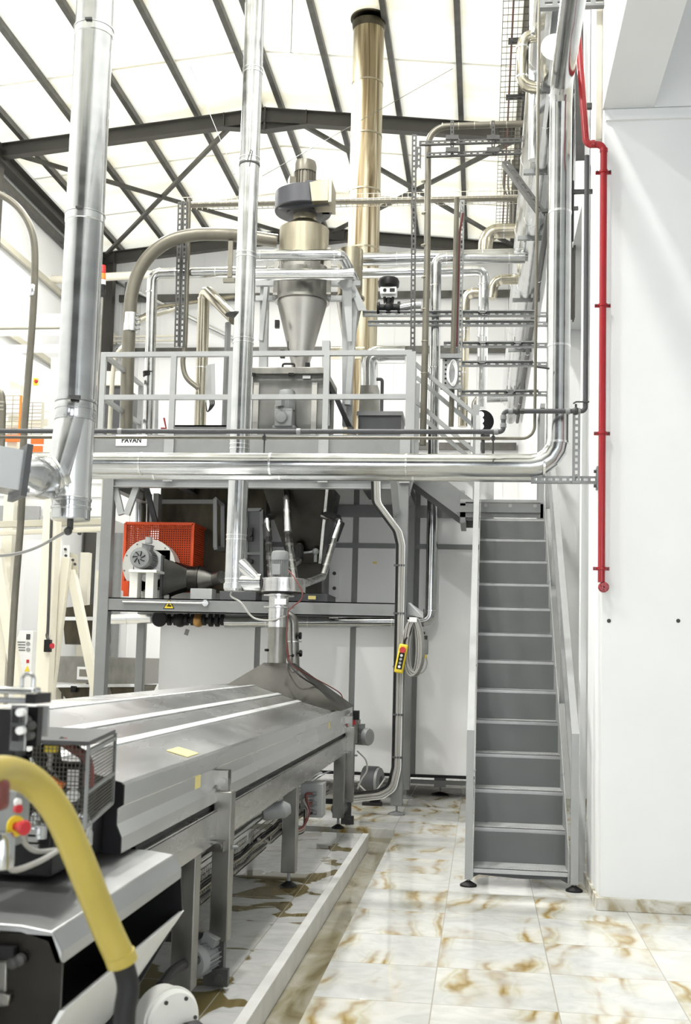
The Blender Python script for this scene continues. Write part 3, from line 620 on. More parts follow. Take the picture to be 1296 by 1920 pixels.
# wye body: oblique branch and gusseted drop leg
zb = P(138,790,DY).z; ze = P(127,940,DY).z; bx = P(96, 898, DY-.12); bl = P(80, 905, DY-.2)
def circ(c, r_, ax, n=32):
    d = V(ax).normalized(); x = d.cross(V((0,1,0)));  x = V((1,0,0)) if x.length < 1e-3 else x.normalized(); y = d.cross(x); c = V(c)
    return [c+(x*math.cos(2*PI*j/n)+y*math.sin(2*PI*j/n))*r_ for j in range(n)]
def hull(b, pts):
    bm = bmesh.new()
    for q in pts: bm.verts.new(q)
    r_ = bmesh.ops.convex_hull(bm, input=bm.verts[:])
    bmesh.ops.delete(bm, geom=[g for g in bm.verts if not g.link_faces], context='VERTS')
    bm.verts.index_update(); b.add([v.co.copy() for v in bm.verts], [tuple(v.index for v in f.verts) for f in bm.faces]); bm.free(); return b
a1 = V((-.74,-.46,-.48)).normalized(); c1 = P(109, 889, DY-.07); ax2 = V((-.82,-.56,.10)).normalized(); ex = P(43, 889, DY-.46)
hull(B(), circ((dx,DY,zb+.02), dr, (0,0,1), 40)+circ(c1, dr, a1, 40)).build('branch_body', 'galv', t, sharp=35)
hull(B(), circ((dx,DY,zb+.02), dr, (0,0,1), 40)+circ((dx,DY,ze), dr*.98, (0,0,1), 40)+[c1.lerp(V((dx,DY,ze)),.35)+V((0,-dr*.9,.05))]).build('drop_leg', 'galv_bright', t, sharp=35)
b = B(); b.lathe((dx,DY,ze), [(dr,.02),(dr*1.04,.015),(dr*1.04,0),(dr,-.004),(dr,-.03),(dr*1.05,-.034),(dr*1.05,-.046),(dr,-.05),(dr,-.10),(dr*.96,-.108),(.02,-.112)], (0,0,1), 48); cp = b.build('end_cap', 'galv', t)
b = B(); b.cyl((dx,DY,ze-.11),(dx,DY,ze-.16),.018,seg=14); b.ball((dx-.005,DY-.015,ze-.17),.024); b.build('drain_cock', 'strut_dark', cp)
# elbow towards the square duct
c2 = c1+a1*.10; c3 = ex-ax2*.03
B().tube(fillet([c1-a1*.03, c1+a1*.09, c3-ax2*.015, ex], .16, 5), dr*1.0, 40, True, 0).build('elbow', 'galv', t, sharp=12)
for k, (c, w_) in enumerate(((c1, .016), (c1+a1*.035, .03), (c1+a1*.07, .014))): B().ring(c, a1, dr, w_, .006, 48).build('clamp_band', 'galv_bright', t)
fl = V((-1,-.75,.10)).normalized()
b = B(); b.beam(ex+fl*.0, ex+fl*.03, .29, .27, (0,0,1)); fo = b.build('square_flange', 'grey_dark', t)
b = B()
sx = V((0,0,1)).cross(fl).normalized()
for i in (-1,1):
    for k in (-1,0,1): c = ex+sx*(i*.125)+V((0,0,k*.1)); b.lathe(c-fl*.008, [(.010,0),(.010,.012)], fl, 8)
b.build('flange_bolt', 'strut', fo)
B().beam(ex+fl*.02, ex+fl*1.6, .22, .21, (0,0,1)).build('square_duct', 'galv_bright', t)
pd = [V((dx-.015,DY-.02,ze-.175)), P(60,1030,DY-.15), P(0,1042,DY-.3), P(-60,1035,DY-.4)]
B().tube(smooth_path(pd), .0085, 8).build('drain_hose', 'cable_grey', t)

# ================================================================== SLIM FLUE AND MIDDLE STACK
FY = 9.9; fx = P(442, 1050, FY).x; fr = S(19.5, FY)
t = T('slim_flue', 'slim bright flue pipe rising from the exhaust fan through the whole height', 'flue', (fx, FY, P(440,1108,FY).z))
zb2 = P(440,1104,FY).z
B().cyl((fx,FY,zb2),(fx,FY,10.9), fr, seg=40).build('flue_pipe', 'galv', t)
for y_ in (135, 302, 480, 640, 838, 1008, 1090):
    z = P(455,y_,FY).z; b = B(); b.ring((fx,FY,z+.02),(0,0,1),fr,.012,.004,40); b.ring((fx,FY,z-.02),(0,0,1),fr,.012,.004,40); b.build('joint_band', 'galv_bright', t)
z = P(468,310,FY).z; b = B(); b.ring((fx,FY,z),(0,0,1),fr,.02,.006,40); b.tube([(fx+.02,FY-fr,z-.05),(fx+.05,FY-fr-.02,z+.08),(fx+.03,FY-fr-.02,z+.1),(fx+.0,FY-fr,z)],.004,6); b.build('stay_clamp', 'strut_dark', t)
b = B(); b.lathe((fx,FY,zb2), [(fr*1.0,.05),(fr*1.12,.045),(fr*1.12,.0),(fr*1.0,-.02),(.02,-.025)], seg=40); b.build('base_cap', 'galv', t)
# crumpled jacket tee to the fan
e = P(490, 1092, FY); b = B(); b.loft(circ((fx+.02,FY,P(450,1055,FY).z), fr*.9, (1,0,-.6), 16), circ((e.x-.02,FY,e.z), .075, (1,0,0), 16)); b.build('side_inlet', 'galv_bright', t)
B().tube([(fx+.02,FY,e.z),(e.x,FY,e.z)], .08, 24).build('inlet_spigot', 'galv', t)
pd = [(fx-.02,FY-.03,zb2-.02),V((fx-.02,FY-.04,zb2-.07)),P(452,1130,FY-.1),P(475,1158,FY-.12),P(510,1163,FY-.14),P(535,1155,FY-.1)]
B().tube(smooth_path(pd), .009, 8).build('drain_hose', 'cable_grey', t)
b = B(); b.ring((P(442,600,FY).x,FY,P(450,590,FY).z),(0,0,1),fr,.012,.006,40); b.build('wire_tie', 'strut_dark', t)

KY = 16.2; kx = P(687, 250, KY).x; kr = S(30.5, KY)
kz = P(688,52,KY).z
t = T('tall_stack', 'tall stained beige steel stack passing out through the roof', 'stack', (kx, KY, 3.865))
B().cyl((kx,KY,3.865),(kx,KY,kz), kr, seg=48).build('stack_pipe', 'stack', t)
for y_ in (160, 258, 362, 470): 
    z = P(686,y_,KY).z; B().ring((kx,KY,z),(0,0,1),kr,.03,.006,48).build('joint_band', 'steel_warm', t)
B().lathe((kx,KY,kz), [(kr,-.06),(kr*1.06,-.02),(kr*1.1,.05),(kr*1.0,.08)], seg=48).build('roof_collar', 'tank', t)
B().ring((kx,KY,rz(kx)-.05),(0,0,1),kr*1.12,.03,.02,48).build('roof_flashing', 'tank', t)
# ================================================================== ON THE MEZZANINE DECK
DK = MZ
def vrail(px0, py0, px1, py1, Y, r, **k): return [P(px0,py0,Y), P(px1,py1,Y)]
# main cyclone
YC = 12.75; cx = P(567, 560, YC).x
def cz(py): return P(567, py, YC).z
def cr(n): return S(n, YC)
t = T('cyclone_separator', 'big steel cyclone separator with a cone and a slate fan on top', 'cyclone', (cx, YC, cz(690)))
b = B(); b.lathe((cx,YC,0), [(cr(16),cz(692)),(cr(17),cz(686)),(cr(48),cz(572)),(cr(48),cz(568))], seg=48); b.build('cone', 'cone', t)
b = B(); b.lathe((cx,YC,0), [(cr(48),cz(568)),(cr(53),cz(568)),(cr(53),cz(563)),(cr(49),cz(562)),(cr(49),cz(505)),(cr(40),cz(503)),(cr(40),cz(470))], seg=48); b.build('lower_barrel', 'steel_dull', t)
b = B(); b.lathe((cx,YC,0), [(cr(40),cz(490)),(cr(48),cz(486)),(cr(48.5),cz(432)),(cr(26),cz(418)),(cr(23),cz(416)),(cr(23),cz(398))], seg=48); ub = b.build('upper_barrel', 'steel_warm', t)
b = B(); b.lathe((cx,YC,0), [(cr(24),cz(404)),(cr(27),cz(404)),(cr(27),cz(401)),(cr(24),cz(401))], seg=32); b.build('neck_flange', 'steel_dull', t)
# volute fan housing
fcx = P(574,385,YC).x; z0, z1 = cz(401), cz(366)
pl = []
for k in range(40):
    a = 2*PI*k/40; rr = cr(50)+cr(15)*(k/40); pl.append(V((fcx-cr(2)+rr*math.cos(a-.5), YC+rr*math.sin(a-.5), z0)))
b = B(); b.prism(pl, (0,0,z1-z0)); fh = b.build('fan_housing', 'fanblue', t, bevel=.012)
b = B(); b.lathe((cx,YC,z0-.02), [(cr(36),.02),(cr(36),.0),(cr(24),-.01)], seg=32); b.beam((cx-cr(45),YC-.2,z0-.015),(cx+cr(55),YC-.32,z0-.015),.05,.03); b.build('base_frame', 'fanblue', fh)
q = P(598, 357, YC-.42)
b = B(); hw, hh = cr(19), cr(21); b.prism([(q.x-hw,q.y,q.z+hh*.8),(q.x-hw*.2,q.y,q.z+hh),(q.x+hw,q.y,q.z+hh),(q.x+hw,q.y,q.z-hh),(q.x-hw*.7,q.y,q.z-hh)], (0,.34,0)); oe = b.build('outlet_elbow', 'steel_warm', fh, bevel=.008)
b = B(); b.box((q.x+hw,q.y-.02,q.z-hh*1.15),(q.x+hw+.035,q.y+.36,q.z+hh*.95)); b.build('outlet_flange', 'steel_warm', oe)
b = B(); b.loft([V((fcx+cr(10),YC-.30,z0)),V((fcx+cr(50),YC-.28,z0)),V((fcx+cr(58),YC+.05,z0)),V((fcx+cr(20),YC,z0))],[V((fcx+cr(5),YC-.30,z1+.05)),V((fcx+cr(45),YC-.30,z1+.05)),V((fcx+cr(56),YC+.05,z1)),V((fcx+cr(20),YC,z1))]); b.build('scroll_cheek', 'fanblue', fh)
motor(t, (P(571,366,YC).x, YC, z1-.02), (0,0,1), cr(22), cz(303)-z1+.02, 'motor_brown', box=(-1,-.4,0))
for s_ in (-1, 1):
    b = B(); b.beam((cx+s_*cr(50), YC-.05, cz(468)),(cx+s_*cr(52), YC-.05, cz(555)),.06,.01,(0,1,0)); b.prism([(cx+s_*cr(42),YC-.05,cz(490)),(cx+s_*cr(68),YC-.05,cz(503)),(cx+s_*cr(42),YC-.05,cz(503))],(0,.03,0)); b.build('side_bracket', 'steel_dull', t)
pts = [P(540,640,YC-.3),P(541,655,YC-.3),P(552,668,YC-.24),P(575,664,YC-.2)]
B().tube(smooth_path(pts), .008, 8).build('sample_line', 'strut_dark', t)
for p in ((520,608),(530,664),(577,688)): B().cbox(P(*p, YC-.25+ (.0 if p[0]!=520 else 0)), .05,.05,.09).build('clamp_block', 'black', t)
# portal frame holding the cyclone
t = T('cyclone_stand', 'pale grey welded frame holding the cyclone over the steel bin', 'frame', (cx, YC, DK))
def post(p0, p1, Y, w_=.085, nm='post', m='grey_light', d_=.08):
    b = B(); b.beam(P(*p0, Y), P(*p1, Y), w_, d_, (0,1,0)); return b.build(nm, m, t, bevel=.004)
post((497,532),(492,800), YC+.1, .10); post((652,528),(652,800), YC-.05, .12); post((667,560),(652,760), YC-.2, .07)
post((637,530),(664,560), YC-.25, .06, 'brace'); post((500,540),(490,640), YC-.1, .05, 'brace'); post((612,640),(612,800), YC-.3, .09)
for y_ in (532, 560):
    for x0_, x1_ in ((480,516),(614,676)): B().beam(P(x0_,y_,YC+.02), P(x1_,y_,YC+.02), .06, .06).build('cross_beam', 'grey_light', t)
b = B(); b.prism([P(652,530,YC-.28),P(664,530,YC-.28),P(688,582,YC-.28),P(672,582,YC-.28)],(0,.012,0)); b.prism([P(640,520,YC-.3),P(660,520,YC-.3),P(660,640,YC-.3),P(652,640,YC-.3)],(0,.012,0)); b.build('gusset_plate', 'grey_light', t)
# small cyclone to the right
YS = 13.1; sx_ = P(656, 560, YS).x
def sz(py): return P(656, py, YS).z
t = T('small_cyclone', 'slim second cyclone cone on the right of the big one', 'cyclone', (sx_, YS, sz(665)))
B().lathe((sx_,YS,0), [(S(6,YS),sz(668)),(S(26,YS),sz(566)),(S(26,YS),sz(562))], seg=32).build('cone', 'cone', t)
B().lathe((sx_,YS,0), [(S(26,YS),sz(562)),(S(29,YS),sz(562)),(S(29,YS),sz(558)),(S(24,YS),sz(557)),(S(24,YS),sz(470))], seg=32).build('barrel', 'steel_warm', t)
B().ball((P(664,610,YS-.2).x, YS-.2, sz(612)), .04).build('level_sensor', 'yellow', t)
# steel bin under the cyclone, with lid and gear motor
bx0, bx1 = P(470,700,12.35), P(607,700,12.35); YB = 12.35
t = T('steel_bin', 'dull stainless bin with an overhanging lid below the cyclone', 'bin', ((bx0.x+bx1.x)/2, YB, DK))
zt_ = P(540,703,YB).z; zl = P(540,690,YB).z
B().box((bx0.x+.02, YB+.02, DK), (bx1.x+.0, 13.3, zt_)).build('body', 'bin', t)
B().box((bx0.x-.0, YB-.05, zt_), (bx1.x+.03, 13.32, zl)).build('lid', 'steel_dull', t, bevel=.008)
for p in (481, 590): x = P(p,740,YB).x; B().box((x-.03,YB-.02,DK),(x+.03,YB+.02,P(p,718,YB).z)).build('corner_strip', 'cone', t)
b = B(); c0_, c1_ = P(530,690,YB-.02), P(552,690,YB-.02); zz = P(540,683,YB).z; b.tube([c0_,V((c0_.x,c0_.y,zz)),V((c1_.x,c1_.y,zz)),c1_],.012,8,True,.02,3); b.build('lid_handle', 'black', t)
for p, lab in ((474,0),(546,0)): q = P(p, 702, YB-.06); b = B(); b.cbox(q,.06,.03,.03); b.build('lid_latch', 'black', t)
q = P(575,707,YB-.002); b = B(); b.cbox(q,.09,.006,.035); b.build('rating_plate', 'paper', t)
g = T('gear_motor', 'pale grey gear motor bolted upright to the front of the steel bin', 'motor', P(535, 800, YB-.12))
q = P(534, 786, YB-.15); b = B(); b.cbox(q, .20,.2,.20); b.box((q.x-.13,q.y-.06,q.z-.12),(q.x+.13,q.y+.1,q.z-.08)); b.lathe((q.x-.02,q.y-.1,q.z), [(.07,-.0),(.07,.03),(.03,.04)], (0,-1,0), 20); b.build('gearbox', 'motor', g, bevel=.012)
q2 = P(537, 770, YB-.15); motor(g, q2, (0,0,1), .095, P(537,738,YB).z-q2.z, box=(-.6,-1,0))
B().tube([P(522,748,YB-.2),P(517,760,YB-.2),P(516,798,YB-.2)], .009, 8).build('supply_cable', 'cable_grey', g)
# trough side frame right of the bin and dark deck box
b = B(); b.prism([P(607,690,YB-.03),P(660,800,YB-.03),P(650,800,YB-.03),P(607,705,YB-.03)],(0,.9,0)); tag(b.build('sloping_chute', 'black'), 'dark sloping chute plate right of the stainless bin', 'chute')
b = B(); a, c = P(672,784,13.2), P(752,800,13.2); t = T('deck_cabinet', 'low dark cabinet with an orange stripe on the deck, right of the frame', 'cabinet', (a.x,13.2,DK))
B().box((a.x,13.2,DK),(c.x,13.8,a.z+.05)).build('body', 'grey_dark', t); B().box((a.x-.02,13.18,a.z+.03),(c.x+.02,13.82,a.z+.08)).build('top', 'grey', t)
B().box((P(705,795,13.2).x,13.19,DK+.03),(c.x,13.2,DK+.10)).build('stripe', 'orange_stripe', t)
# foil wrapped elbow behind
YF = 14.2
pipe('foil_duct', 'crinkled foil-wrapped duct elbow behind the small cyclone', 'duct', [P(760,665,YF),P(692,665,YF),P(692,755,YF)], S(17,YF), 'galv', .12, 5, [(P(712,665,YF),(1,0,0))])
B_ = B(); B_.prism([P(676,722,YF-.15),P(708,722,YF-.15),P(712,782,YF-.15),P(672,782,YF-.15)],(0,.3,0)); q_ = P(692,782,YF); B_.box((q_.x-.05,YF-.05,3.86),(q_.x+.05,YF+.05,q_.z+.02)); tag(B_.build('transition_box','steel_dull'), 'dull steel transition box under the foil-wrapped elbow', 'duct')
pipe('drain_pipe', 'thin dark bent pipe standing beside the foil-wrapped elbow', 'pipe', [P(706,711,13.9),P(717,711,13.9),V((P(716,785,13.9).x,13.9,3.86))], .022, 'grey_dark', .03, 3)
# actuated valve on a pipe
YV = 13.24; t = T('actuated_valve', 'black and white actuated control valve on the pipe rack', 'valve', P(729, 585, YV))
q = P(729,577,YV); b = B(); b.ball(q, .075); b.cyl(q-V((.14,0,0)), q-V((.11,0,0)), .075); b.cyl(q+V((.11,0,0)), q+V((.14,0,0)), .075); b.cyl(q-V((.12,0,0)), q+V((.12,0,0)), .045); b.cyl(q, q+V((0,0,.12)), .035); b.build('valve_body', 'black', t)
q = P(729,548,YV); b = B(); b.cbox(q,.20,.16,.09); b.build('actuator', 'white', t, bevel=.01)
b = B(); b.cbox(q+V((.05,-.085,0)),.06,.01,.04); b.lathe(q+V((-.04,-.085,0)),[(.022,0),(.02,.006)],(0,-1,0),14); b.build('display', 'black', t)
for s_ in (-1,1): B().cyl(P(729+s_*8,557,YV), P(729+s_*6,572,YV), .018).build('yoke_leg', 'black', t)
b = B(); b.lathe(P(729,536,YV), [(.09,-.03),(.125,-.01),(.13,.05),(.115,.085),(.08,.09),(.07,.075)], seg=32); b.build('hand_wheel', 'black', t)
pipe('valve_line', 'short bright pipe stub right of the actuated valve', 'pipe', [P(750,577,YV),P(776,572,YV),P(790,572,YV)], S(8,YV), 'galv')
# conveying arch
YA = 12.75
arch = [P(236,835,YA),P(239,700,YA),P(243,600,YA),P(247,552,YA),P(260,510,YA),P(284,476,YA),P(318,452,YA),P(360,441,YA),P(400,439,YA),P(445,441,YA),P(520,452,YA+.1)]
t = T('conveying_pipe', 'thick taupe conveying pipe arching over from the deck to the cyclone', 'pipe', P(236,835,YA))
B().tube(smooth_path(arch, 7), S(13, YA), 24).build('pipe_run', 'motor_brown', t)
a, c = P(244,622,YA), P(246,588,YA); b = B(); b.cyl(a, c, S(14.5,YA)); cp = b.build('coupling', 'galv_bright', t)
b = B()
for k in range(4): q = a.lerp(c, .12+.25*k)+V((S(17,YA),-.03,0)); b.cbox(q, .045,.04,.018)
b.build('coupling_bolts', 'strut', cp)
b = B(); b.beam(P(433,452,YA-.02), P(431,520,YA-.02), .055, .03, (0,1,0)); b.beam(P(419,526,YA-.02), P(440,526,YA-.02), .05, .05); b.build('support_strap', 'motor_brown', t)
# insulated pipes
def jp(lab, pts, r, Y, seams=(), bend=.10, n=3, m='galv', name='insulated_pipe'):
    return pipe(name, lab, 'pipe', [P(*p, Y) if len(p) == 2 else P(*p) for p in pts], S(r, Y), m, bend, n, [(P(*s[:2], Y), s[2]) for s in seams])
Z_, X_ = (0,0,1), (1,0,0)
o = jp('bright insulated pipe turning from upright to level beneath the taupe arch', [(277,835),(286,513),(500,509)], 10.5, 13.15, [(284,548,Z_),(280,670,Z_),(300,512,X_),(330,512,X_),(405,511,X_)])
q = P(279,703,13.15); b = B(); b.ring(q+V((0,0,.03)),Z_,S(10.5,13.15),.018,.008); b.ring(q-V((0,0,.0)),Z_,S(10.5,13.15),.05,.005); b.build('black_tie', 'black', o)
pts = [P(374,835,13.25),P(383,540,13.25),P(440,598,12.6)]
pipe('insulated_pipe', 'warm-toned insulated upright with a slanting top behind the slim flue', 'pipe', pts, S(11.5,13.25), 'jacket_warm', .08, 3, [(P(382,560,13.25),Z_),(P(378,690,13.25),Z_)])
jp('level insulated pipe passing in front of the cyclone neck and dipping at its right end', [(470,479),(640,478),(664,524,13.0)], 10.5, 12.25, [(489,479,X_),(628,478,X_)], .05)
b = B(); a_ = P(478,515,12.3); c_ = P(664,514,12.3); b.cyl(a_, c_, S(11,12.3)); tag(b.build('insulated_pipe', 'galv_bright'), 'level insulated pipe below the dipping one across the cyclone barrel', 'pipe')
# slotted struts, risers and hanging cables on the left
def strut(lab, p0, p1, Y, w_=.06, m='strut_dark', up=(0,-1,0), pitch=.07, d_=.035, name='slotted_strut'):
    b = B(); b.channel(P(*p0,Y), P(*p1,Y), w_, d_, .004, up, pitch); return tag(b.build(name, m), lab, 'strut')
strut('slotted steel strut left of a close pair behind the taupe arch', (338,378),(331,650), 13.0)
strut('slotted steel strut right of a close pair behind the taupe arch', (348,378),(341,650), 13.0)
pipe('cable_riser', 'brown cable riser dropping beside the paired slotted struts and curving at its foot', 'pipe', smooth_path([P(354,375,13.05),P(351,500,13.05),P(347,640,13.05),P(343,680,13.05),P(350,708,13.05),P(372,728,13.05)]), S(5,13), 'motor_brown', seg=12)
pipe('steel_post', 'grey square post on the deck beside the slim flue', 'post', [P(421,805,13.1),P(428,605,13.1)], S(6,13.1), 'grey', seg=4)
t = T('electrical_box', 'slim grey electrical box with a yellow warning sign behind the insulated upright', 'box', P(398,742,12.9))
ru = V((.30,-.95,0)).normalized()
a_, c_ = P(391,742,13.0), P(404,740,12.72); zt_ = P(397,680,12.9).z
b = B(); b.prism([a_,c_,c_+V((-.02,.0,zt_-c_.z-.06)),V((a_.x,a_.y,zt_))], (-.05,.02,0)); b.build('box_body', 'grey_light', t)
n_ = (c_-a_).cross(V((0,0,1))).normalized(); n_ = n_ if n_.x > 0 else -n_
m_ = a_.lerp(c_,.55)+V((0,0,.14))+n_*.006; u_ = (c_-a_).normalized()
b = B(); b.prism([m_-u_*.07-V((0,0,.06)), m_+u_*.07-V((0,0,.06)), m_+V((0,0,.07))], n_*.003); b.build('warning_sticker', 'yellow', t)
for k in range(5): B().tube(smooth_path([P(391+k*2,742,12.9),P(394+k*2,758,12.88),P(389,772,12.9),P(386,755,12.95)]), .006, 6).build('cable_loop', 'rubber', t)
pipe('hose', 'thin beige hose looping off the deck beside the taupe conveying pipe', 'hose', smooth_path([P(204,840,12.9),P(208,760,12.9),P(213,690,12.9),P(222,660,12.9),P(240,640,13.1),P(262,602,13.3),P(330,580,13.4)]), S(4.5,12.9), 'cream_dark', seg=10)
b = B(); a_, c_ = P(322,797,12.4), P(432,812,12.4); b.box((a_.x,12.4,DK),(c_.x,12.43,a_.z)); b.box((a_.x,12.4,a_.z-.02),(c_.x,12.5,a_.z)); tag(b.build('deck_kerb','grey'), 'low grey steel kerb plate standing on the deck left of the flue', 'plate')
b = B(); a_ = P(302,803,12.35); b.tube([a_,a_+V((.06,0,.0)),a_+V((.03,0,.12))],.012,6); tag(b.build('drain_lever','red'), 'small dark red lever lying low on the deck behind the fascia', 'lever')
pipe('steel_post', 'slim grey post beside the level insulated pipe with a cross pin', 'post', [P(292,835,12.9),P(294,742,12.9)], S(4,12.9), 'grey_light', seg=4)
# signal tower
YT_ = 12.2; t = T('signal_tower', 'red, orange and white signal tower light on a pole by the big duct', 'light', P(188,660,YT_))
q = P(193,545,YT_)
def sl_(y0, y1, m, nm, r=5.6): B().cyl(P(193,y0,YT_), P(193,y1,YT_), S(r,YT_)).build(nm, m, t)
sl_(512,498,'red_lens','red_light'); sl_(524,513,'orange_lens','orange_light'); sl_(534,525,'paper','white_light'); sl_(546,535,'black','base_cup',5); 
q_ = P(192.5,546,YT_); B().cyl((q_.x,YT_,MZ), q_, S(2.6,YT_)).build('pole', 'steel_dull', t); b = B(); b.cbox(P(192,550,YT_),.07,.05,.09); b.build('pole_clamp','black',t)
# wire basket tray crossing at half height
def basket(lab, p0, p1, Y0, Y1, w_=.20, h_=.06, n=30, m='wire', nu=3, r_=.006):
    a, c = P(*p0, Y0), P(*p1, Y1); d = c-a; side = d.cross(V((0,0,1))).normalized()*w_
    b = B(); b.mesh(a-side*.5, d, side, n, nu, r_); b.mesh(a-side*.5, d, V((0,0,h_)), n, 1, r_); b.mesh(a+side*.5, d, V((0,0,h_)), n, 1, r_)
    return tag(b.build('cable_basket', m), lab, 'cable tray')
basket('wire cable basket running level behind the fan motor across the hall', (345,388),(985,375), 14.8, 14.8, .22, .09, 60)
pipe('cable_bundle', 'bundled brown cables lying in the level wire basket', 'cable', [P(350,384,14.75),P(985,371,14.75)], S(5,14.8), 'motor_brown', seg=10)
pipe('cable_bundle', 'second brown cable bundle in the level wire basket, further back', 'cable', [P(350,382,14.9),P(985,369,14.9)], S(4,14.8), 'cream_dark', seg=10)
# ================================================================== RACK AND PIPES TOWARDS THE RIGHT WALL
strut('tall dark slotted strut standing free right of the mezzanine rail', (777,252),(773,770), 12.15, .055, 'strut_dark', pitch=.06)
strut('upper of two dark slotted struts reaching from the tall strut to the right wall', (786,268),(985,262), 12.2, .05, 'strut_dark')
strut('lower of two dark slotted struts reaching from the tall strut to the right wall', (800,290),(985,284), 12.2, .05, 'strut_dark')
strut('short dark slotted strut beside the top of the tall strut', (786,275),(785,315), 12.1, .05, 'strut_dark')
for i, (p, lab) in enumerate(((848, 'left'), (925, 'right'))):
    b = B(); b.channel(P(p,226,12.17), P(p,292,12.17), .04,.03,.004,(0,-1,0),.05); b.beam(P(p-12,258,12.1),P(p+12,258,12.1),.03,.05); b.beam(P(p-12,281,12.1),P(p+12,281,12.1),.03,.05); tag(b.build('pipe_hanger','strut_dark'), f'dark slotted hanger clipping the arched brown riser, {lab} one of two', 'hanger')
pipe('brown_riser', 'brown riser bundle rising by the tall strut and arching to the wall', 'pipe', [P(793,835,12.35),P(801,500,12.35),P(803,238,12.35),P(985,232,12.35)], S(6.5,12.35), 'motor_brown', .22, 8, [(P(796+ (i%2),700-60*i,12.35),Z_) for i in range(7)]+[(P(830+30*i,237-i,12.35),X_) for i in range(5)], seg=14, band='wire', sw=.012)
pipe('brown_riser', 'brown riser beside the shorter slotted strut right of the bright upright', 'pipe', [P(846,800,13.0),P(854,500,13.0),P(857,372,13.0)], S(5,13), 'motor_brown', seg=12)
strut('slotted zinc strut carrying the ladder of grey cross rails', (867,375),(861,775), 13.15, .055, 'strut', pitch=.06)
pipe('brown_riser', 'dark red conduit clipped close behind the shorter slotted strut', 'pipe', [P(856,650,13.1),P(861,440,13.1),P(868,400,13.1)], S(2.5,13), 'cable_red', seg=8)
# long upright: from wall, down beside the deck, under it
RY = 13.36
pipe('insulated_pipe', 'long bright upright pipe right of the mezzanine, level at its top and foot', 'pipe',
     [P(985,484,RY),P(818,484,RY),P(808,1164,RY),P(765,1166,RY)], S(10.5,RY), 'galv', .10, 3, [(P(838,484,RY),X_),(P(955,484,RY),X_),(P(817,536,RY),Z_),(P(814,690,RY),Z_),(P(809,1145,RY),Z_),(P(785,1165,RY),X_)])
pipe('insulated_pipe', 'level pipe of the valve train under the fan platform, up to the mezzanine leg', 'pipe', [P(422,1166,RY-.05),P(757,1166,RY-.05)], S(11,RY), 'galv', 0, 3, [(P(500,1166,RY-.05),X_),(P(578,1166,RY-.05),X_),(P(735,1166,RY-.05),X_)])
pipe('insulated_pipe', 'upper level insulated pipe reaching right from the cyclone behind the tall strut', 'pipe', [P(664,487,13.9),P(990,478,13.9)], S(13,13.9), 'galv', 0, 3, [(P(745,485,13.9),X_),(P(905,480,13.9),X_)])
pipe('insulated_pipe', 'level insulated pipe below it that turns down with bracket feet', 'pipe', [P(664,513,14.2),P(908,508,14.2),P(903,765,14.2)], S(10,14.2), 'galv_bright', .09, 3, [(P(740,512,14.2),X_),(P(885,508,14.2),X_),(P(906,535,14.2),Z_),(P(905,630,14.2),Z_)])
pipe('insulated_pipe', 'fat insulated elbow leaving the wall pipe high on the right', 'pipe', [P(985,432,14.6),P(912,434,14.6),P(909,480,14.6)], S(14,14.6), 'jacket_warm', .20, 5, [(P(968,432,14.6),X_),(P(945,433,14.6),X_)])
pipe('insulated_pipe', 'insulated elbow leaving the wall pipe, second below the fat elbow', 'pipe', [P(975,523,15.6),P(926,525,15.6),P(922,560,15.6)], S(10,15.6), 'jacket_warm', .14, 5, [(P(940,524,15.6),X_)])
pipe('insulated_pipe', 'slim insulated elbow turning down beside the shorter slotted strut', 'pipe', [P(915,548,15.0),P(873,549,15.0),P(868,800,15.0)], S(9,15), 'jacket_warm', .12, 4, [(P(885,548,15),X_),(P(871,620,15),Z_),(P(869,700,15),Z_)])
pipe('insulated_pipe', 'low level insulated pipe with an elbow just above the landing', 'pipe', [P(952,745,15.0),P(893,747,15.0),V((P(890,900,15.0).x,15.0,3.86))], S(9,15), 'galv_bright', .10, 4, [(P(940,746,15),X_)])
pipe('insulated_pipe', 'level insulated pipe behind the deck, right of the foil elbow', 'pipe', [P(612,662,14.2),P(684,662,14.2)], S(12,14.2), 'jacket_warm', 0, 3, [(P(640,662,14.2),X_)])
# pipes running along the right wall
def along(lab, x, z, r, y0, y1, m='galv', n=6, name='wall_pipe', seg=20):
    return pipe(name, lab, 'pipe', [(x,y0,z),(x,y1,z)], r, m, 0, 3, [((x,y0+(y1-y0)*(k+.5)/n,z),(0,1,0)) for k in range(n)], seg=seg)
along('fattest insulated pipe running back along the right wall, outermost of its bundle', .51, 7.25, .16, 9.0, 24, 'galv_bright', 7)
along('insulated pipe running back along the right wall, under the fattest one', .54, 6.84, .12, 9.2, 24, 'galv_bright', 6)
along('insulated pipe close to the right wall above the fattest one', .62, 7.62, .085, 9.6, 24, 'jacket_warm', 6)
along('dark conduit running back along the right wall between insulated pipes', .66, 7.15, .045, 9.0, 23, 'grey_dark', 4, 'wall_conduit', 12)
along('thin dark conduit running back along the right wall, lowest of the bundle', .66, 6.55, .035, 9.0, 23, 'strut_dark', 4, 'wall_conduit', 10)
for i, (Y, lab) in enumerate(((9.7,'nearest'),(11.4,'second from the front'),(13.25,'third from the front'),(15.6,'fourth from the front'),(18.2,'fifth from the front'),(21,'rearmost'))):
    b = B(); b.channel((.36,Y,6.70),(.745 if Y > 13.5 else .82,Y,6.70),.055,.045,.004,(0,0,-1),.07); b.channel((.72,Y,6.7),(.72,Y,7.8),.05,.04,.004,(0,-1,0),.07); tag(b.build('wall_bracket','strut'), f'slotted bracket under the wall pipes along the right wall, {lab}', 'bracket')
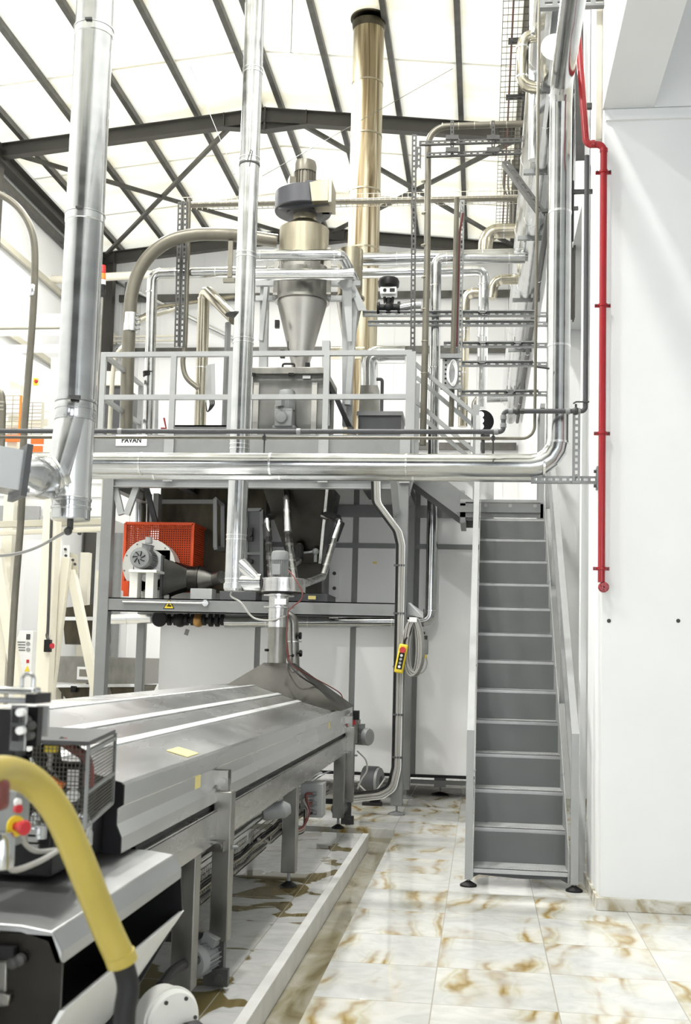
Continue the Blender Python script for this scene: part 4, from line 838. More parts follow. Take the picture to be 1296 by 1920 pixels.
# expansion loop up at the top right
LY_ = 9.6
pipe('expansion_loop', 'bright U-shaped expansion loop in a pipe at the top right', 'pipe', [P(1014,66,LY_),P(981,70,LY_),P(979,160,LY_),P(1014,166,LY_)], S(12,LY_), 'jacket_warm', .10, 3, [(P(997,67,LY_),X_),(P(980,90,LY_),Z_),(P(980,145,LY_),Z_)])
pipe('insulated_pipe', 'insulated upright behind the expansion loop at the top right', 'pipe', [P(1001,300,10.2),P(1003,-40,10.2)], S(10,10.2), 'galv_bright', 0, 3, [(P(1003,100,10.2),Z_),(P(1002,200,10.2),Z_)])
# grey cross rails (ladder) in front of the rear wall
for i, (y_, p0, p1, Y, lab) in enumerate(((588,680,1006,13.22,'topmost'),(606,690,1004,13.22,'second'),(646,832,1002,13.22,'third'),(682,866,1000,13.22,'fourth'),(737,866,1010,13.22,'lowest'))):
    b = B(); e_ = P(p1,y_-1,Y); e_.x = .75; e_.y = 13.26; b.channel(P(p0,y_,Y), e_, .05, .06, .005, (0,-1,0), .10); b.beam(P(p0,y_,Y), P(p1,y_-1,Y), .05, .012, (0,0,1), (0,.025)); tag(b.build('cross_rail','strut'), f'grey slotted cross rail spanning to the right wall, {lab} of the ladder', 'rail')
# bracket feet on rails
for i, (p, y_, Y) in enumerate(((905,583,13.22),(905,640,13.22),(904,677,13.22),(972,640,13.22),(958,732,13.22))):
    q = P(p,y_,Y); b = B(); b.box((q.x-.05,q.y-.03,q.z-.03),(q.x+.05,q.y+.03,q.z-.02)); b.box((q.x-.05,q.y-.03,q.z-.03),(q.x-.035,q.y+.03,q.z+.05)); b.box((q.x+.035,q.y-.03,q.z-.03),(q.x+.05,q.y+.03,q.z+.05))
    tag(b.build('pipe_shoe','strut'), f'small pipe shoe bolted on a grey cross rail, number {i+1} from the top left', 'bracket', 'pipe shoes on the cross rails')['label'] = ['pipe shoe on the topmost cross rail','pipe shoe on the third cross rail, left','pipe shoe on the fourth cross rail','pipe shoe on the third cross rail, near the wall','pipe shoe on the lowest cross rail'][i]
# perforated panel box by the flight and white cable coil
t = T('terminal_board', 'perforated grey panel with a coil of white cable by the short flight', 'panel', P(840,730,12.9))
a_, c_ = P(830,670,12.9), P(858,725,12.9)
b = B(); b.box((a_.x,12.9,c_.z),(c_.x,12.93,a_.z)); b.build('plate','grey_light',t)
for k in range(6): z = a_.z+(c_.z-a_.z)*(k+.7)/6.5; b = B(); b.lathe((a_.x+.04,12.899,z),[(.012,0),(.012,.004)],(0,-1,0),10); b.build('hole','black',t)
for k in range(4): q = P(846,700,12.86); B().tube([q+V((math.cos(a)*.05+.008*k, -.006*k, math.sin(a)*(.12+.012*k))) for a in [2*PI*i/20 for i in range(21)]], .005, 6).build('cable_loop','paper',t)
b = B(); b.box(tuple(P(828,665,12.95)),tuple(P(858,671,12.9)));
for y_ in (668, 726): b = B(); b.beam(P(826,y_,12.88),P(866,y_,12.88),.05,.05); b.build('mount_bar','strut',t)
# high wire basket running back under the roof on the right
bx_, bz_ = .30, 8.75
b = B(); b.mesh((bx_-.17,9,bz_),(0,9.2,0),(.34,0,0),70,6,.006); b.mesh((bx_-.17,9,bz_),(0,9.2,0),(0,0,.07),70,1,.006); b.mesh((bx_+.17,9,bz_),(0,9.2,0),(0,0,.07),70,1,.006)
tag(b.build('cable_basket','wire_dark'), 'high wire cable basket running front to back near the right wall', 'cable tray')
pipe('cable_bundle', 'thick cable bundle in the high wire basket near the right wall', 'cable', [(bx_+.08,9,bz_+.035),(bx_+.08,18.1,bz_+.035)], .035, 'motor_brown', seg=10)
pipe('cable_bundle', 'thin dark cable in the high wire basket near the right wall', 'cable', [(bx_-.06,9,bz_+.02),(bx_-.06,18.1,bz_+.02)], .012, 'cable_red', seg=8)
for Y, lab in ((12.4,'front'),(13.7,'middle'),(15.9,'rear')):
    b = B(); b.channel((bx_-.1,Y,bz_-.03),(.82 if Y < 13.3 else .745,Y,bz_-.03),.09,.03,.005,(0,0,-1),.10); tag(b.build('tray_bracket','strut_dark'), f'dark slotted bracket under the high wire basket, {lab} one', 'bracket')
for i in range(3):
    pipe('loose_cable', ['left strand','middle strand','right strand'][i]+' of loose dark cable dropping from the end of the high basket', 'cable', smooth_path([P(948+7*i,300,15.5),P(944+9*i,345,15.5),P(952+5*i,375,15.5),P(950+6*i,425,15.0)]), .014, 'wire_dark', seg=8)
b = B(); b.channel(P(948,302,10.6), P(1016,396,9.9), .07,.05,.006,(0,-.6,.8),.16); q_ = P(1016,396,9.9); b.beam(q_,(PX-.004,9.9,q_.z+.02),.03,.03); tag(b.build('slanting_strut','strut_dark'), 'dark slanting slotted strut left of the bright vertical pipe', 'strut')
basket('narrow wire ladder standing upright on the rear wall between the pipe bundles', (952,745),(955,470), 23.5, 23.5, .22, .04, 30, 'wire', 2)
# dark hardware beside the pillar
o = pipe('grey_conduit', 'dark hanging conduit with a clip between the bright pipe and the pillar', 'conduit', [P(1072,340,8.6),P(1071,452,8.6)], S(5,8.6), 'black', 0, seg=10)
q_ = P(1072,360,8.6); B().beam(q_,(PX+.01,8.6,q_.z),.03,.03).build('wall_clip','strut_dark',o)
b = B(); b.beam(P(1085,20,8.7), P(1088,300,8.7), .07, .03, (0,1,0)); b.beam(P(1087,200,8.7),(PX+.01,8.7,P(1087,200,8.7).z),.04,.04); tag(b.build('cable_duct','strut_dark'), 'dark slotted cable duct running down behind the red pipe', 'cable tray')
# ================================================================== UNDER THE DECK: FAN PLATFORM
t = T('fan_platform', 'grey steel shelf hung between the mezzanine legs, carrying the fans', 'platform', (P(480,1140,MY).x, MY, 2.0))
zt_, zb_ = P(480,1126,MY).z, P(480,1152,MY).z
b = B(); b.box((MXL+.03, MY-.05, zb_), (MXR-.06, MY-.035, zt_)); b.box((MXL+.03, MY-.05, zb_), (MXR-.06, MY+.05, zb_+.012)); b.box((MXL+.03, MY-.05, zt_-.012), (MXR-.06, MY+.05, zt_)); b.build('front_channel', 'grey', t)
B().box((MXL+.03, MY+.05, zt_-.03), (P(610,1126,13).x, 13.4, zt_-.003)).build('shelf_plate', 'grey', t)
B().box((MXL+.03, 13.3, zb_), (MXR-.06, 13.4, zt_-.03)).build('rear_channel', 'grey', t)
a_ = P(230,1128,MY-.07); c_ = P(385,1131,MY-.07); b = B(); b.cyl(a_, c_, .012, seg=10); b.lathe(c_, [(.035,-.01),(.04,.0),(.035,.01)], (0,-1,0), 16); b.build('pull_bar', 'galv_bright', t)
q = P(317,1132,MY-.052); t = T('warning_sign', 'yellow triangular warning sign on the front of the fan platform', 'sign', q)
def tri(c, s_, y_, m, nm, par, k=0):
    b = B(); b.prism([c+V((-s_,y_,-s_*.87)), c+V((s_,y_,-s_*.87)), c+V((0,y_,s_*.87))], (0,.002,0)); return b.build(nm, m, par)
tri(q, S(11.5,MY), 0, 'black', 'sign_border', t); tri(q+V((0,0,-.004)), S(9,MY), -.003, 'yellow', 'sign_face', t)
b = B(); b.beam(q+V((-.022,-.004,-.025)), q+V((.022,-.004,-.025)), .002, .012); b.beam(q+V((0,-.004,-.03)), q+V((0,-.004,.015)), .012, .002,(0,1,0)); b.prism([q+V((.014,-.005,-.038)),q+V((.034,-.005,-.025)),q+V((.014,-.005,-.012))],(0,.002,0)); b.build('sign_symbol', 'black', t)
# stained tank at the back
Yt = 13.15
a_, c_ = P(302,915,Yt), P(494,1112,Yt)
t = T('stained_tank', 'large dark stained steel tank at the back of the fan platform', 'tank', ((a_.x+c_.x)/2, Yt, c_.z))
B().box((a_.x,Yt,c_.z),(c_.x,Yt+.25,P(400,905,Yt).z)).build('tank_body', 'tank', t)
b = B(); b.beam(P(303,941,Yt-.02),P(404,941,Yt-.02),.05,.05); b.build('top_bar', 'grey_light', t)
def rect(x0,y0,x1,y1,Y,w_,m,nm,par):
    b = B()
    for p,q_ in (((x0,y0),(x1,y0)),((x0,y1),(x1,y1))): b.beam(P(*p,Y),P(*q_,Y),w_,w_)
    for p,q_ in (((x0,y0),(x0,y1)),((x1,y0),(x1,y1))): b.beam(P(*p,Y),P(*q_,Y),w_,w_,(0,1,0))
    return b.build(nm,m,par)
b = B(); qq = [P(404,936,12.8), P(418,946,13.1), P(418,1031,13.1), P(404,1027,12.8)]
for i in range(4): b.beam(qq[i], qq[(i+1)%4], .045, .045, (0,1,0))
b.build('hatch_frame', 'grey_light', t)
rect(462,956,491,1092,Yt-.04,.04,'grey_light','side_frame',t)
B().box(tuple(P(464,958,Yt-.01)),tuple(P(490,1090,Yt-.005))).build('side_panel','grey',t)
b = B(); b.beam(P(462,1038,Yt-.05),P(491,1038,Yt-.05),.03,.03); b.build('panel_rail','grey_light',t)
for y_ in (1002,1053): q = P(470,y_,Yt-.06); b = B(); b.cyl(q,q+V((0,-.08,0)),.035,seg=12); b.cbox(q+V((-.03,0,0)),.12,.05,.16 if y_<1010 else .05); b.build('hand_knob','strut_dark',t)
B().box(tuple(P(288,925,12.9)),tuple(P(302,985,13.05))).build('bracket_plate','grey_light',t)
b = B(); b.beam(P(272,905,12.8),P(293,985,12.8),.06,.05,(0,1,0)); b.build('diagonal_strut','grey_dark',t)
pipe('insulated_pipe', 'fat bright upright pipe behind the left mezzanine leg under the deck', 'pipe', [P(259,990,13.3),P(261,880,13.3)], S(17,13.3), 'galv_bright', 0, 3, [(P(259,982,13.3),Z_)])
# orange mesh guard
t = T('mesh_guard', 'orange perforated sheet guard over the drive behind the white fan', 'guard', P(300,1112,12.7))
Yg = 12.62; g0, g1, g2 = P(236,981,Yg), P(363,981,Yg), P(363,1110,Yg)
def perfor(b, o, u, v, nu, nv, bar, th):
    """perforated sheet: bars both ways leave square holes"""
    o, u, v = V(o), V(u), V(v); n = u.cross(v).normalized()
    for i in range(nu+1): b.beam(o+u*(i/nu), o+u*(i/nu)+v, bar, th, n)
    for j in range(nv+1): b.beam(o+v*(j/nv), o+v*(j/nv)+u, bar, th, n)
b = B(); perfor(b, (g0.x,Yg,g2.z), (g1.x-g0.x,0,0), (0,0,g0.z-g2.z), 30, 30, .0125, .002); b.build('front_sheet','orange',t)
b = B(); perfor(b, (g1.x,Yg,g2.z), (0,.62,0), (0,0,g0.z-g2.z), 24, 30, .0125, .002); b.build('side_sheet','orange',t)
b = B(); perfor(b, (g0.x,Yg,g2.z), (0,.62,0), (0,0,g0.z-g2.z), 24, 30, .0125, .002); b.build('far_sheet','orange',t)
b = B(); b.box((g0.x-.004,Yg,g0.z-.002),(g1.x+.004,Yg+.62,g0.z+.002)); b.build('top_sheet','orange',t)
b = B()
for p,q_ in (((g0.x,Yg,g0.z),(g1.x,Yg,g0.z)),((g1.x,Yg,g0.z),(g1.x,Yg+.62,g0.z))): b.beam(p,q_,.03,.03)
for x,y in ((g0.x,Yg),(g1.x,Yg),(g1.x,Yg+.62)): b.beam((x,y,g2.z),(x,y,g0.z),.03,.03,(0,1,0))
b.build('corner_edging','orange',t)
# white centrifugal fan with its own motor
Yw = 12.2; wc = P(273,1060,Yw); wr = S(52,Yw)
t = T('white_fan', 'white enamelled centrifugal fan with a grey motor on a pedestal', 'fan', (wc.x, Yw, zt_))
pl = []
for k in range(44):
    a = 2*PI*k/44; rr = wr*(1-.10*((k/44) if k < 34 else (44-k)/10*.77)); pl.append(V((wc.x+rr*math.cos(a-.2), Yw+.12, wc.z+rr*math.sin(a-.2))))
b = B(); b.prism(pl, (0,.26,0)); b.build('volute','white_fan',t,bevel=.01)
b = B(); b.prism([wc+(p-V((wc.x,Yw+.12,wc.z)))*1.05+V((0,.10,0)) for p in pl],(0,.018,0)); b.build('front_rim','white_fan',t)
b = B(); b.lathe(V((wc.x+.02,Yw+.10,wc.z)),[(wr*.62,0),(wr*.60,.012),(.01,.015)],(0,-1,0),36); b.build('back_disc','white',t)
b = B()
for k in range(10): a = 2*PI*k/10+.2; b.lathe((wc.x+wr*.93*math.cos(a),Yw+.10,wc.z+wr*.93*math.sin(a)),[(.010,0),(.010,.008)],(0,-1,0),8)
b.build('rim_bolts','strut',t)
mc = P(263,1046,Yw-.22); mo = motor(t, (mc.x, Yw+.08, mc.z), (0,-1,0), S(20,Yw), .34, 'motor', box=(.15,0,1), n=26)
b = B(); c_ = V((mc.x,Yw+.08-.34,mc.z))                       # radial fan grille
for k in range(7):
    a = 2*PI*k/7; pts = [c_+V((math.cos(a+.5*j/4)*(.02+.018*j),-.004,math.sin(a+.5*j/4)*(.02+.018*j))) for j in range(4)]; b.tube(pts,.006,6)
b.build('fan_grille','black',mo)
b = B(); b.lathe(P(279,1019,Yw-.1),[(.04,0),(.04,.07)],seg=14); b.build('junction_cap','grey_light',mo)
s0, s1 = P(243,1068,Yw-.25), P(295,1074,Yw-.25); b = B(); b.box((s0.x,Yw-.28,s1.z),(s1.x,Yw+.1,s0.z)); b.build('motor_shelf','white_fan',t,bevel=.004)
for p in (251,281): x = P(p,1100,Yw-.2).x; b = B(); b.box((x-.045,Yw-.22,zt_),(x+.045,Yw-.06,s1.z)); b.build('pedestal_leg','white_fan',t)
b = B(); b.box((P(243,1100,Yw).x,Yw+.1,zt_),(P(312,1100,Yw).x,Yw+.13,P(300,1030,Yw).z)); b.build('support_plate','white_fan',t)
b = B(); a_, c_ = P(232,1089,Yw), P(240,1118,Yw); b.box((a_.x,Yw,c_.z),(c_.x,Yw+.03,a_.z)); b.build('foot_guard','orange',t)
# transition and duct
e0, e1 = P(315,1049,Yw+.2), P(315,1118,Yw+.2); zc_ = P(360,1085,Yw+.2).z; xr0, xr1 = P(355,1085,Yw+.2).x, P(376,1085,Yw+.2).x
n_ = 24
sq = [V((e0.x, Yw+.2+.17*max(-1,min(1,1.42*math.cos(2*PI*j/n_))), (e0.z+e1.z)/2+(e0.z-e1.z)/2*max(-1,min(1,1.42*math.sin(2*PI*j/n_))))) for j in range(n_)]
rd = [V((xr0, Yw+.2+.145*math.cos(2*PI*j/n_), zc_+.145*math.sin(2*PI*j/n_))) for j in range(n_)]
t = T('fan_outlet', 'dark grey square-to-round outlet piece right of the white fan', 'duct', (xr0, Yw+.2, zt_))
B().loft(sq, rd).build('transition','steel_dark',t)
B().cyl((e0.x-.02,Yw+.2,0),(e0.x,Yw+.2,0),.01); b = B(); b.box((e0.x-.025,Yw+.0,e1.z-.03),(e0.x,Yw+.4,e0.z+.03)); b.build('square_flange','grey_dark',t)
b = B(); b.cyl((xr0,Yw+.2,zc_),(xr1,Yw+.2,zc_),.145); b.ring((xr1-.02,Yw+.2,zc_),(1,0,0),.145,.03,.006); b.build('round_spigot','steel_dark',t)
xq = P(400,1085,Yw+.2).x; b = B(); b.cyl((xr1,Yw+.2,zc_),(xq,Yw+.2,zc_),.145,.075); b.cyl((xq,Yw+.2,zc_),(P(420,1085,Yw+.2).x,Yw+.1,zc_+.02),.07); b.build('reducer','steel_dull',t)
a_, c_ = P(357,1103,12.0), P(397,1124,12.0); b = B(); b.box((a_.x,12.0,zt_),(c_.x,12.2,a_.z)); tag(b.build('terminal_box','grey_light',bevel=.006),'pale grey terminal box lying in front of the dark fan outlet','box')
a_, c_ = P(412,1108,12.05), P(480,1124,12.05); b = B(); b.box((a_.x,12.05,zt_),(c_.x,12.25,a_.z)); tag(b.build('terminal_box','grey_dark',bevel=.006),'dark grey terminal box on the fan platform behind the slim flue foot','box')
# valve train below the platform
YQ = RY-.05
t = T('valve_train', 'row of dark flanged valves in the pipe below the fan platform', 'valve', P(350,1180,YQ))
b = B(); b.cyl(P(300,1161,YQ),P(424,1165,YQ),.04); 
for p in (318,330,350,362,383,396,408,418): q = P(p,1162,YQ); b.cyl(q-V((.02,0,0)),q+V((.02,0,0)),.07 if p%4 else .085)
b.build('flanged_body','black',t)
q = P(299,1160,YQ-.12); b = B(); b.lathe(q,[(.085,-.012),(.10,0),(.085,.012)],(0,-1,0),20); b.cyl(q,q+V((0,.12,0)),.02); b.build('hand_wheel','black',t)
for p in (338,372): q = P(p,1163,YQ); b = B(); b.ball(q,.085); b.build('brass_body' if p==372 else 'strainer','brass' if p==372 else 'black',t)
q = P(352,1180,YQ-.08); b = B(); b.beam(q,q+V((-.02,0,-.07)),.05,.004,(0,1,0)); b.build('hanging_tag','grey',t)
b = B(); b.cyl(P(354,1158,YQ),P(354,1148,YQ),.018); b.build('drain_stub','black',t)
pipe('insulated_pipe', 'short insulated pipe end left of the dark valves, below the platform', 'pipe', [P(205,1161,YQ),P(284,1160,YQ)], S(9.5,YQ), 'galv_bright', 0, 3, [(P(238,1161,YQ),X_)])
# dark discharge hopper
Yh0, Yh1 = 12.35, 13.3
def hrow(x0,x1,y_,Ya,Yb): return [P(x0,y_,Ya),P(x1,y_,Ya),V((P(x1,y_,Ya).x,Yb,P(x1,y_,Ya).z)),V((P(x0,y_,Ya).x,Yb,P(x0,y_,Ya).z))]
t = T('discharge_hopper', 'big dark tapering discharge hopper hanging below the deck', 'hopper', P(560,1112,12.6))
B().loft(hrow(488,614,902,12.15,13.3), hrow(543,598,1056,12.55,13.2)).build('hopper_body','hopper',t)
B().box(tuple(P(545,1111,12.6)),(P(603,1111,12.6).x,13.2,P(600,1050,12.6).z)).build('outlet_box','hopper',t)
b = B(); b.beam(P(615,905,12.13),P(600,1056,12.53),.03,.03,(0,1,0)); b.build('edge_angle','steel',t)
b = B(); a_, c_ = P(540,1112,12.5), P(614,1126,12.5); b.box((a_.x,12.5,zt_),(c_.x,13.2,a_.z)); b.build('base_frame','grey_dark',t)
b = B(); c_ = P(592,1034,12.45); b.cyl(P(566,1037,12.45),c_,.014,seg=8); b.ball(c_,.04); b.cyl(c_,c_-V((0,0,.12)),.02,seg=8); b.build('slide_rod','strut',t)
b = B(); a_, c_ = P(578,1117,12.48), P(592,1124,12.48); b.box((a_.x,12.48,c_.z),(c_.x,12.49,a_.z)); b.build('tape_patch','tape',t)
# suction pipes into the exhaust fan
EY = FY; ec = P(532,1097,EY)
def suction(lab, pts, hose=None, r=6.5):
    pts = [P(*p) for p in pts]; o = tag(B().tube(pts, S(r,12.2), 18, True, .07, 4).build('suction_pipe','steel'), lab, 'pipe')
    if hose: B().tube([P(*p) for p in hose], S(r+1.5,12.2), 18).build('rubber_sleeve','rubber',o)
    return o
o = suction('straight steel suction pipe dropping from the deck into the stainless fan', [(537,905,12.2),(540,1000,12.0),(552,1090,11.2)], None, 7.5)
B().ring(P(537,914,12.2),Z_,S(7.5,12.2),.03,.02).build('pipe_flange','steel_dull',o)
o = suction('steel suction pipe with a black sleeve on the left of the stainless fan', [(512,968,12.3),(501,972,12.1),(503,1010,12.0),(509,1086,11.2)], [(500,984,12.08),(503,1012,12.0)])
o = suction('steel suction pipe with a black sleeve bent out on the right of the stainless fan', [(606,967,12.3),(639,976,12.1),(626,1012,12.0),(605,1082,11.6),(572,1094,10.6)], [(639,980,12.1),(627,1012,12.02)])
B().tube([P(608,966,12.3),P(634,972,12.12)], S(7.5,12.2), 18).build('rubber_elbow','rubber',o)
o = suction('short steel stub with a black sleeve behind the fan motor', [(562,1022,12.4),(561,1050,12.3),(540,1070,12.0)], [(562,1024,12.4),(561,1050,12.3)])
# stainless exhaust fan over the conveyor
er = S(42,EY); z0, z1 = P(532,1111,EY).z, P(532,1085,EY).z
t = T('exhaust_fan', 'round stainless exhaust fan with an upright motor above the conveyor hood', 'fan', (ec.x,EY,z0))
B().lathe((ec.x,EY,0),[(er*.98,z0),(er,z0+.004),(er,z1-.004),(er*.98,z1)],seg=56).build('drum','steel',t)
B().lathe((ec.x,EY,0),[(er*.95,z0-.012),(er*.99,z0)],seg=48).build('underside_ring','rubber',t)
mc = P(524,1084,EY); mo = motor(t,(mc.x,EY,z1),(0,0,1),S(16.5,EY),P(524,1033,EY).z-z1,'motor',box=(-.1,-1,0),n=26)
t2 = T('exhaust_stack', 'stainless exhaust spigot and pipe standing on the pyramid hood', 'duct', (P(521,1245,EY).x,EY,1.6))
xx = P(521,1180,EY).x
b = B(); b.cyl((xx,EY,P(521,1180,EY).z),(xx,EY,z0-.01),S(19,EY)); b.build('upper_spigot','steel',t2)
for y_ in (1117,1139): B().ring((xx,EY,P(521,y_,EY).z),Z_,S(19,EY),.014,.05).build('flange','steel',t2)
b = B(); b.lathe((xx,EY,0),[(S(18,EY),P(521,1248,EY).z),(S(18,EY),P(521,1190,EY).z),(S(20,EY),P(521,1176,EY).z)],seg=36); b.build('lower_pipe','steel_dull',t2)
b = B(); q = P(526,1128,EY-.18); b.cbox(q,.10,.004,.05); b.build('label','paper',t2)
b = B(); q = P(503,1219,EY-.1); b.cyl(q,q+V((-.02,-.03,0)),.012,seg=8); b.build('clip_knob','black',t2)
pts = [P(552,1150,EY+.25),P(553,1165,EY+.25)]
t3 = T('return_pipe', 'second stainless elbow pipe behind the exhaust pipe with black star knobs', 'duct', (P(550,1245,EY+.3).x,EY+.3,1.6))
B().tube([P(530,1152,EY+.3),P(549,1160,EY+.3),P(551,1250,EY+.3)],S(11,EY+.3),24,True,.09,6).build('pipe_run','steel_dull',t3)
B().ring(P(551,1203,EY+.3),Z_,S(11,EY+.3),.012,.02).build('flange','steel',t3)
for p in ((563,1192),(564,1225)): q = P(*p,EY+.25); b = B(); b.cyl(q-V((.03,0,0)),q,.008,seg=8); b.lathe(q,[(.03,-.012),(.034,.0),(.03,.012)],X_,5 if p[1]>1200 else 8); b.build('star_knob','black',t3)
b = B(); q = P(549,1229,EY+.1); b.cyl(P(541,1230,EY+.1),q,.005,seg=6); b.ball(q,.014); b.build('ball_lever','black',t3)
pts = [P(541,1070,EY-.2),P(549,1078,EY-.25),P(556,1090,EY-.28),P(567,1110,EY-.3),P(565,1124,EY-.3),P(546,1140,EY-.28),P(540,1152,EY-.25),P(538,1200,EY-.25),P(540,1240,EY-.22)]
pipe('red_cable', 'dark red cable looping from the fan motor down the exhaust pipe', 'cable', smooth_path(pts), .006, 'cable_red', seg=8)
pipe('black_cable', 'black cable running from the exhaust pipe down over the pyramid hood', 'cable', smooth_path([P(538,1155,EY-.24),P(538,1200,EY-.24),P(540,1238,EY-.22),P(560,1265,EY-.3),P(590,1285,EY-.2),P(606,1301,EY-.2)]), .007, 'rubber', seg=8)
pipe('red_cable', 'thin dark red cable sagging off the right edge of the pyramid hood', 'cable', smooth_path([P(538,1200,EY-.2),P(545,1243,EY-.2),P(565,1258,EY-.1),P(590,1272,EY),P(620,1288,EY+.1),P(638,1300,EY+.2),P(643,1310,EY+.2)]), .005, 'cable_red', seg=8)
# cable trunk down the right mezzanine leg
t = T('cable_drop', 'bundle of grey and black cables dropping down the right mezzanine leg', 'cable', P(745,1500,MY-.1))
base = [(705,898),(706,942),(746,996),(752,1022),(748,1240),(744,1440),(735,1478),(712,1490),(655,1496)]
for i, (dx_, m, r_) in enumerate(((-8,'rubber',.008),(-5.5,'rubber',.008),(-3,'cable_grey',.010),(-.5,'cable_grey',.010),(2,'cable_grey',.010),(4.5,'cable_grey',.010),(7,'paper',.008))):
    pts = [P(p+dx_, y_+(0 if y_<1400 else (dx_*1.0 if y_>1485 else dx_*.5)), MY-.09-.006*(i%2)) for p,y_ in base]
    B().tube(fillet(pts,.14,6), r_, 8).build('cable', m, t)
for y_ in (1060,1150,1250,1340,1420): q = P(749-(y_-1060)*.01,y_,MY-.09); b = B(); b.cbox(q,.115,.03,.02); b.build('cable_tie','grey_dark',t)
b = B(); b.beam(P(751,1010,MY-.075),P(745,1440,MY-.075),.10,.006,(0,1,0)); b.build('back_channel','strut',t)
# hook bracket, cable coil, pendant control
t = T('hook_bracket', 'grey sloping hook bracket on the right mezzanine leg above the cable coil', 'bracket', P(783,1160,MY))
b = B(); b.prism([P(765,1130,MY),P(770,1130,MY),P(796,1150,MY-.1),P(796,1160,MY-.1),P(765,1152,MY)],(0,.06,0)); b.build('arm','grey_light',t)
b = B(); b.beam(P(795,1160,MY-.1),P(795,1142,MY-.1),.012,.012,(0,1,0)); b.build('hook_pin','strut_dark',t)
t = T('cable_coil', 'coil of pale grey cable hung on the hook bracket', 'cable', P(776,1265,MY-.12))
q = P(776,1213,MY-.13)
for k in range(11):
    w_ = .055+.010*(k%4)+.004*k; hgt = .27+.012*((k*7)%4); sh = (k%5-2)*.010; dy_ = -.02*(k%3)
    pts = [q+V((sh+w_*math.cos(a)*(.75+.25*(1-math.sin(a))/2*1.2), dy_, hgt*math.sin(a)-.0)) for a in [2*PI*i/22 for i in range(23)]]
    B().tube(pts,.009,8).build('cable_loop','cable_grey',t)
b = B(); b.cbox(P(775,1162,MY-.15),.08,.06,.05); b.build('coil_strap','paper',t)
t = T('pendant_control', 'yellow hand-held pendant control with a red stop button, tilted against the leg', 'controller', P(750,1262,MY-.17))
p0, p1 = P(747,1262,MY-.18), P(758,1208,MY-.18); ax = (p1-p0); L = ax.length; ax.normalize(); sd = V((ax.z,0,-ax.x))
b = B(); b.beam(p0,p1,.095,.07,(0,-1,0)); b.build('case','yellow',t,bevel=.016)
b = B(); b.beam(p0+ax*L*.14+V((0,-.037,0)),p0+ax*L*.70+V((0,-.037,0)),.058,.006,(0,-1,0)); b.build('key_panel','black',t)
for k in range(4): c_ = p0+ax*L*(.22+.13*k)+V((0,-.04,0)); B().lathe(c_,[(.016,0),(.014,.012)],(0,-1,0),14).build('push_button','paper' if k in (0,3) else 'grey_light',t)
c_ = p0+ax*L*.80+V((0,-.035,0)); B().lathe(c_,[(.022,0),(.034,.015),(.03,.035)],(0,-1,0),16).build('stop_button','redbtn',t)
B().tube(smooth_path([p1-ax*.01,p1+ax*.05,P(768,1190,MY-.16),P(775,1165,MY-.15)]),.010,8).build('cord','black',t)
t = T('wall_socket', 'grey switched socket with a yellow plug right of the cable coil', 'socket', P(795,1215,13.3))
q = P(795,1213,13.0); b = B(); b.cbox(q,.10,.08,.17); b.build('housing','motor',t,bevel=.008)
b = B(); b.cyl(q+V((-.02,0,.08)),q+V((-.02,0,.16)),.012,seg=8); b.cyl(q+V((.02,0,.08)),q+V((.02,0,.13)),.02,seg=10); b.cbox(q+V((-.02,0,.16)),.06,.04,.03); b.build('cable_gland','strut_dark',t)
B().tube(smooth_path([q+V((.02,-.02,-.09)),q+V((.04,-.03,-.20)),q+V((-.02,-.05,-.30)),q+V((-.14,-.06,-.27))]),.007,8).build('cord','cable_grey',t); B().cyl(q+V((.02,-.02,-.09)),q+V((.022,-.02,-.13)),.014,seg=10).build('plug','yellow',t)
b = B(); b.beam(q+V((-.02,.04,.1)),V((q.x-.02,CYF,q.z+.1)),.04,.04); b.build('stand_off','strut',t)
# pump and drive on the floor behind the conveyor
t = T('floor_pump', 'dark belt-driven pump on the floor behind the conveyor end', 'pump', G(712,1512))
g = G(705,1510); Yp = g.y
q = P(700,1464,Yp); b = B(); b.lathe(q,[(S(27,Yp),-.10),(S(27,Yp),.05),(S(22,Yp),.09),(.01,.095)],(1,-.25,0),32); b.build('drive_wheel','grey_dark',t)
q2 = P(708,1464,Yp-.05); b = B(); b.lathe(q2,[(S(24,Yp),0),(S(24,Yp),.03)],(1,-.25,0),32); b.build('wheel_cover','motor',t)
mq = P(708,1478,Yp+.1); motor(t,mq,(1,-.1,0),.085,.30,'motor',box=(-.2,0,1))
b = B(); q = P(700,1500,Yp); b.beam(P(680,1508,Yp),P(716,1508,Yp),.12,.05); b.prism([P(694,1500,Yp),P(712,1500,Yp),P(716,1519,Yp),P(688,1519,Yp)],(0,.12,0)); b.build('foot','rubber',t)
pts = [P(672,1470,Yp-.3),P(690,1486,Yp-.35),P(704,1484,Yp-.3),P(722,1460,Yp-.2)]; pipe('grey_cable','pale cable arching in front of the floor pump','cable',smooth_path(pts),.009,'cable_grey',seg=8)
